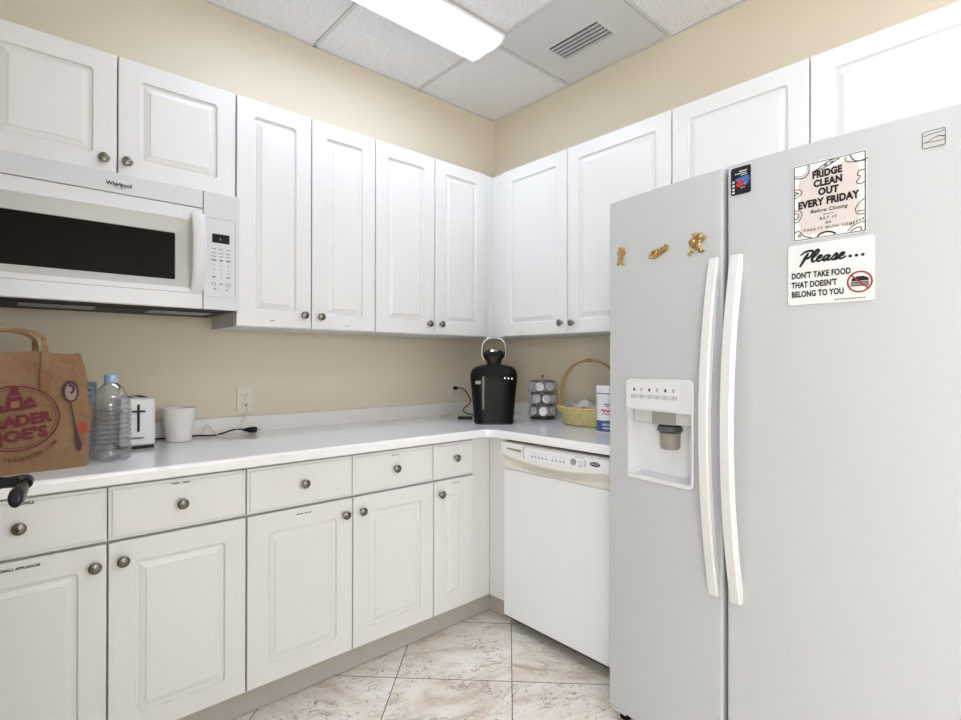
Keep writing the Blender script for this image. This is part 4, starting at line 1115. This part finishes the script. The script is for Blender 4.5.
# wicker basket with arched handle
t = thing('wicker_basket', 'oval straw wicker basket with tall arched handle on the counter by the fridge', 'basket', (-.172, -.885, Z), math.radians(-88))
def oval(rx, ry, z, n=56, wav=0, ph=0): return [((rx+wav*math.cos(ph+i*PI))*math.cos(2*PI*i/n), (ry+wav*math.cos(ph+i*PI))*math.sin(2*PI*i/n), z) for i in range(n)]
bm = B(); prof = []
for k in range(10):
    u = k/9; prof.append((.140+.046*u, .085+.032*u, .002+.082*u))
rings = [oval(.05, .03, .002), oval(.132, .078, .001)] + [oval(a+.0005, b_+.0005, z, wav=.0022, ph=k*PI) for k, (a, b_, z) in enumerate(prof)]
rings += [oval(.190, .121, .087), oval(.188, .119, .092), oval(.183, .114, .090), oval(.134, .079, .010), oval(.04, .03, .008)]
loops(bm, rings); obj('basket_body', bm, M['wicker'], t)
bm = B()
for k in range(7):
    z = .008+k*.0115; u = z/.084; pr = oval(.143+.046*u, .088+.032*u, z, 72)
    tube(bm, [(x*(1+.012*math.sin(i*PI/1.5+k*2)), y*(1+.012*math.sin(i*PI/1.5+k*2)), z_) for i, (x, y, z_) in enumerate(pr)], .0032, 6, closed=True)
obj('weave_strand', bm, mat('weave_straw', (240, 208, 150), .5, vary=(80, .7)), t)
bm = B(); pr = oval(.189, .120, .089, 60)
tube(bm, [(x, y, z+.002*math.sin(i*1.3)) for i, (x, y, z) in enumerate(pr)], .0055, 7, closed=True); obj('rim', bm, M['wicker'], t)
bm = B()
for dy in (-.007, .007):
    tube(bm, [(-.188, dy, .060), (-.190, dy*1.3, .11), (-.186, dy*1.6, .165), (-.163, dy*1.4, .235), (-.118, dy*1.2, .288), (-.06, dy, .318), (0, dy*.8, .327), (.06, dy, .318), (.118, dy*1.2, .288), (.163, dy*1.4, .235), (.186, dy*1.6, .165), (.190, dy*1.3, .11), (.188, dy, .060)], .0042, 8, k=5)
for u in range(5): tube(bm, [(-.02+u*.008, .012*math.cos(b), .3265+.008*math.sin(b)) for b in [2*PI*j/10 for j in range(10)]], .0015, 5, closed=True)
obj('handle', bm, M['wickerd'], t)
# white napkin in the basket
bm = B(); G = 14
vs = [[bm.verts.new((-.115+.23*i/G, -.07+.14*j/G, .070+.022*math.sin(i*.9+j*.5)*.5+.018*math.cos(j*.8-i*.3)+.02*(1-((i/G-.5)*2)**2))) for j in range(G+1)] for i in range(G+1)]
for i in range(G):
    for j in range(G): bm.faces.new((vs[i][j], vs[i+1][j], vs[i+1][j+1], vs[i][j+1]))
r_ = bmesh.ops.solidify(bm, geom=bm.faces[:], thickness=.004)
o = tag(obj('napkin', bm, M['cloth']), 'crumpled white cloth lying in the wicker basket', 'cloth'); o.location = (-.172, -.885, Z+.012); o.rotation_euler = (0, 0, math.radians(-88))

# canister
t = thing('wipes_canister', 'white canister with pink and blue print in front of the basket, half hidden by fridge', 'canister', (-.335, -1.098, Z), math.radians(-50))
bm = B(); lathe(bm, [(.042, 0), (.0455, .002), (.0455, .155), (.044, .158)], n=44); obj('tub', bm, M['canw'], t)
bm = B(); lathe(bm, [(.0462, .1585), (.0475, .160), (.0475, .172), (.0455, .176), (.0455, .181), (.0475, .183), (.0475, .206), (.045, .212), (.02, .213)], n=44); obj('lid', bm, M['canw'], t)
bm = B(); lathe(bm, [(.0448, .1745), (.0464, .1752), (.0464, .1782), (.0448, .1788)], n=44, caps=(False, False)); obj('lid_groove', bm, M['dgrey'], t)
bm = B(); lathe(bm, [(.0456, .006), (.0458, .008), (.0458, .054), (.0456, .056)], n=44, caps=(False, False)); obj('blue_band', bm, M['canb'], t)
def wrap(bm, r):
    for v_ in bm.verts:
        x, y, z = v_.co; a = x/r; rr = r-(y); v_.co = (rr*math.sin(a), -rr*math.cos(a), z)
    return bm
bm = B()
stroke(bm, sm2([(-.030, .098), (-.022, .106), (-.016, .096), (-.008, .104), (0, .094), (.008, .102), (.016, .092), (.026, .098)], 4), .006, -.0004); stroke(bm, sm2([(-.026, .084), (-.014, .089), (-.002, .083), (.012, .088), (.026, .083)], 4), .004, -.0004)
obj('pink_print', wrap(bm, .0457), M['canp'], t, False)
bm = B()
for (a, b_, z, w) in ((-.018, .016, .128, .005), (-.012, .012, .119, .003)): stroke(bm, [(a+(b_-a)*i/6, z) for i in range(7)], w, -.0004)
obj('grey_print', wrap(bm, .0457), M['greyink'], t, False)
bm = B()
for (a, b_, z, w) in ((-.026, .026, .038, .009), (-.022, .010, .022, .006)):
    for q in range(5): stroke(bm, ell(a+(b_-a)*(q+.5)/5, z, .003, w/2, 8), .002, -.0008, closed=True)
obj('white_print', wrap(bm, .0460), M['paper'], t, False)

# ------------------------------------------------------------------ camera and render look
cam = bpy.data.cameras.new('camera'); co = bpy.data.objects.new('camera', cam); C.objects.link(co)
yaw, pitch, roll, f = .8379, .0025, .0014, 528.82
fv = Vector((math.cos(yaw)*math.cos(pitch), math.sin(yaw)*math.cos(pitch), math.sin(pitch)))
r = Vector((math.sin(yaw), -math.cos(yaw), 0)); u = r.cross(fv)
r2 = r*math.cos(roll)+u*math.sin(roll); u2 = u*math.cos(roll)-r*math.sin(roll)
mw = Matrix.Identity(4)
for i in range(3): mw[i][0], mw[i][1], mw[i][2] = r2[i], u2[i], -fv[i]
mw.translation = Vector((-2.3786, -2.5065, 1.236))
co.matrix_world = mw
cam.sensor_width = 36; cam.lens = f/961*36; cam.clip_start = .02
SC.camera = co

w = bpy.data.worlds.new('world'); SC.world = w; w.use_nodes = True
w.node_tree.nodes['Background'].inputs[0].default_value = (.9, .95, 1, 1); w.node_tree.nodes['Background'].inputs[1].default_value = .3
SC.view_settings.view_transform = 'Standard'; SC.view_settings.look = 'None'; SC.view_settings.gamma = 1
SC.view_settings.use_curve_mapping = False
SC.view_settings.exposure = .58
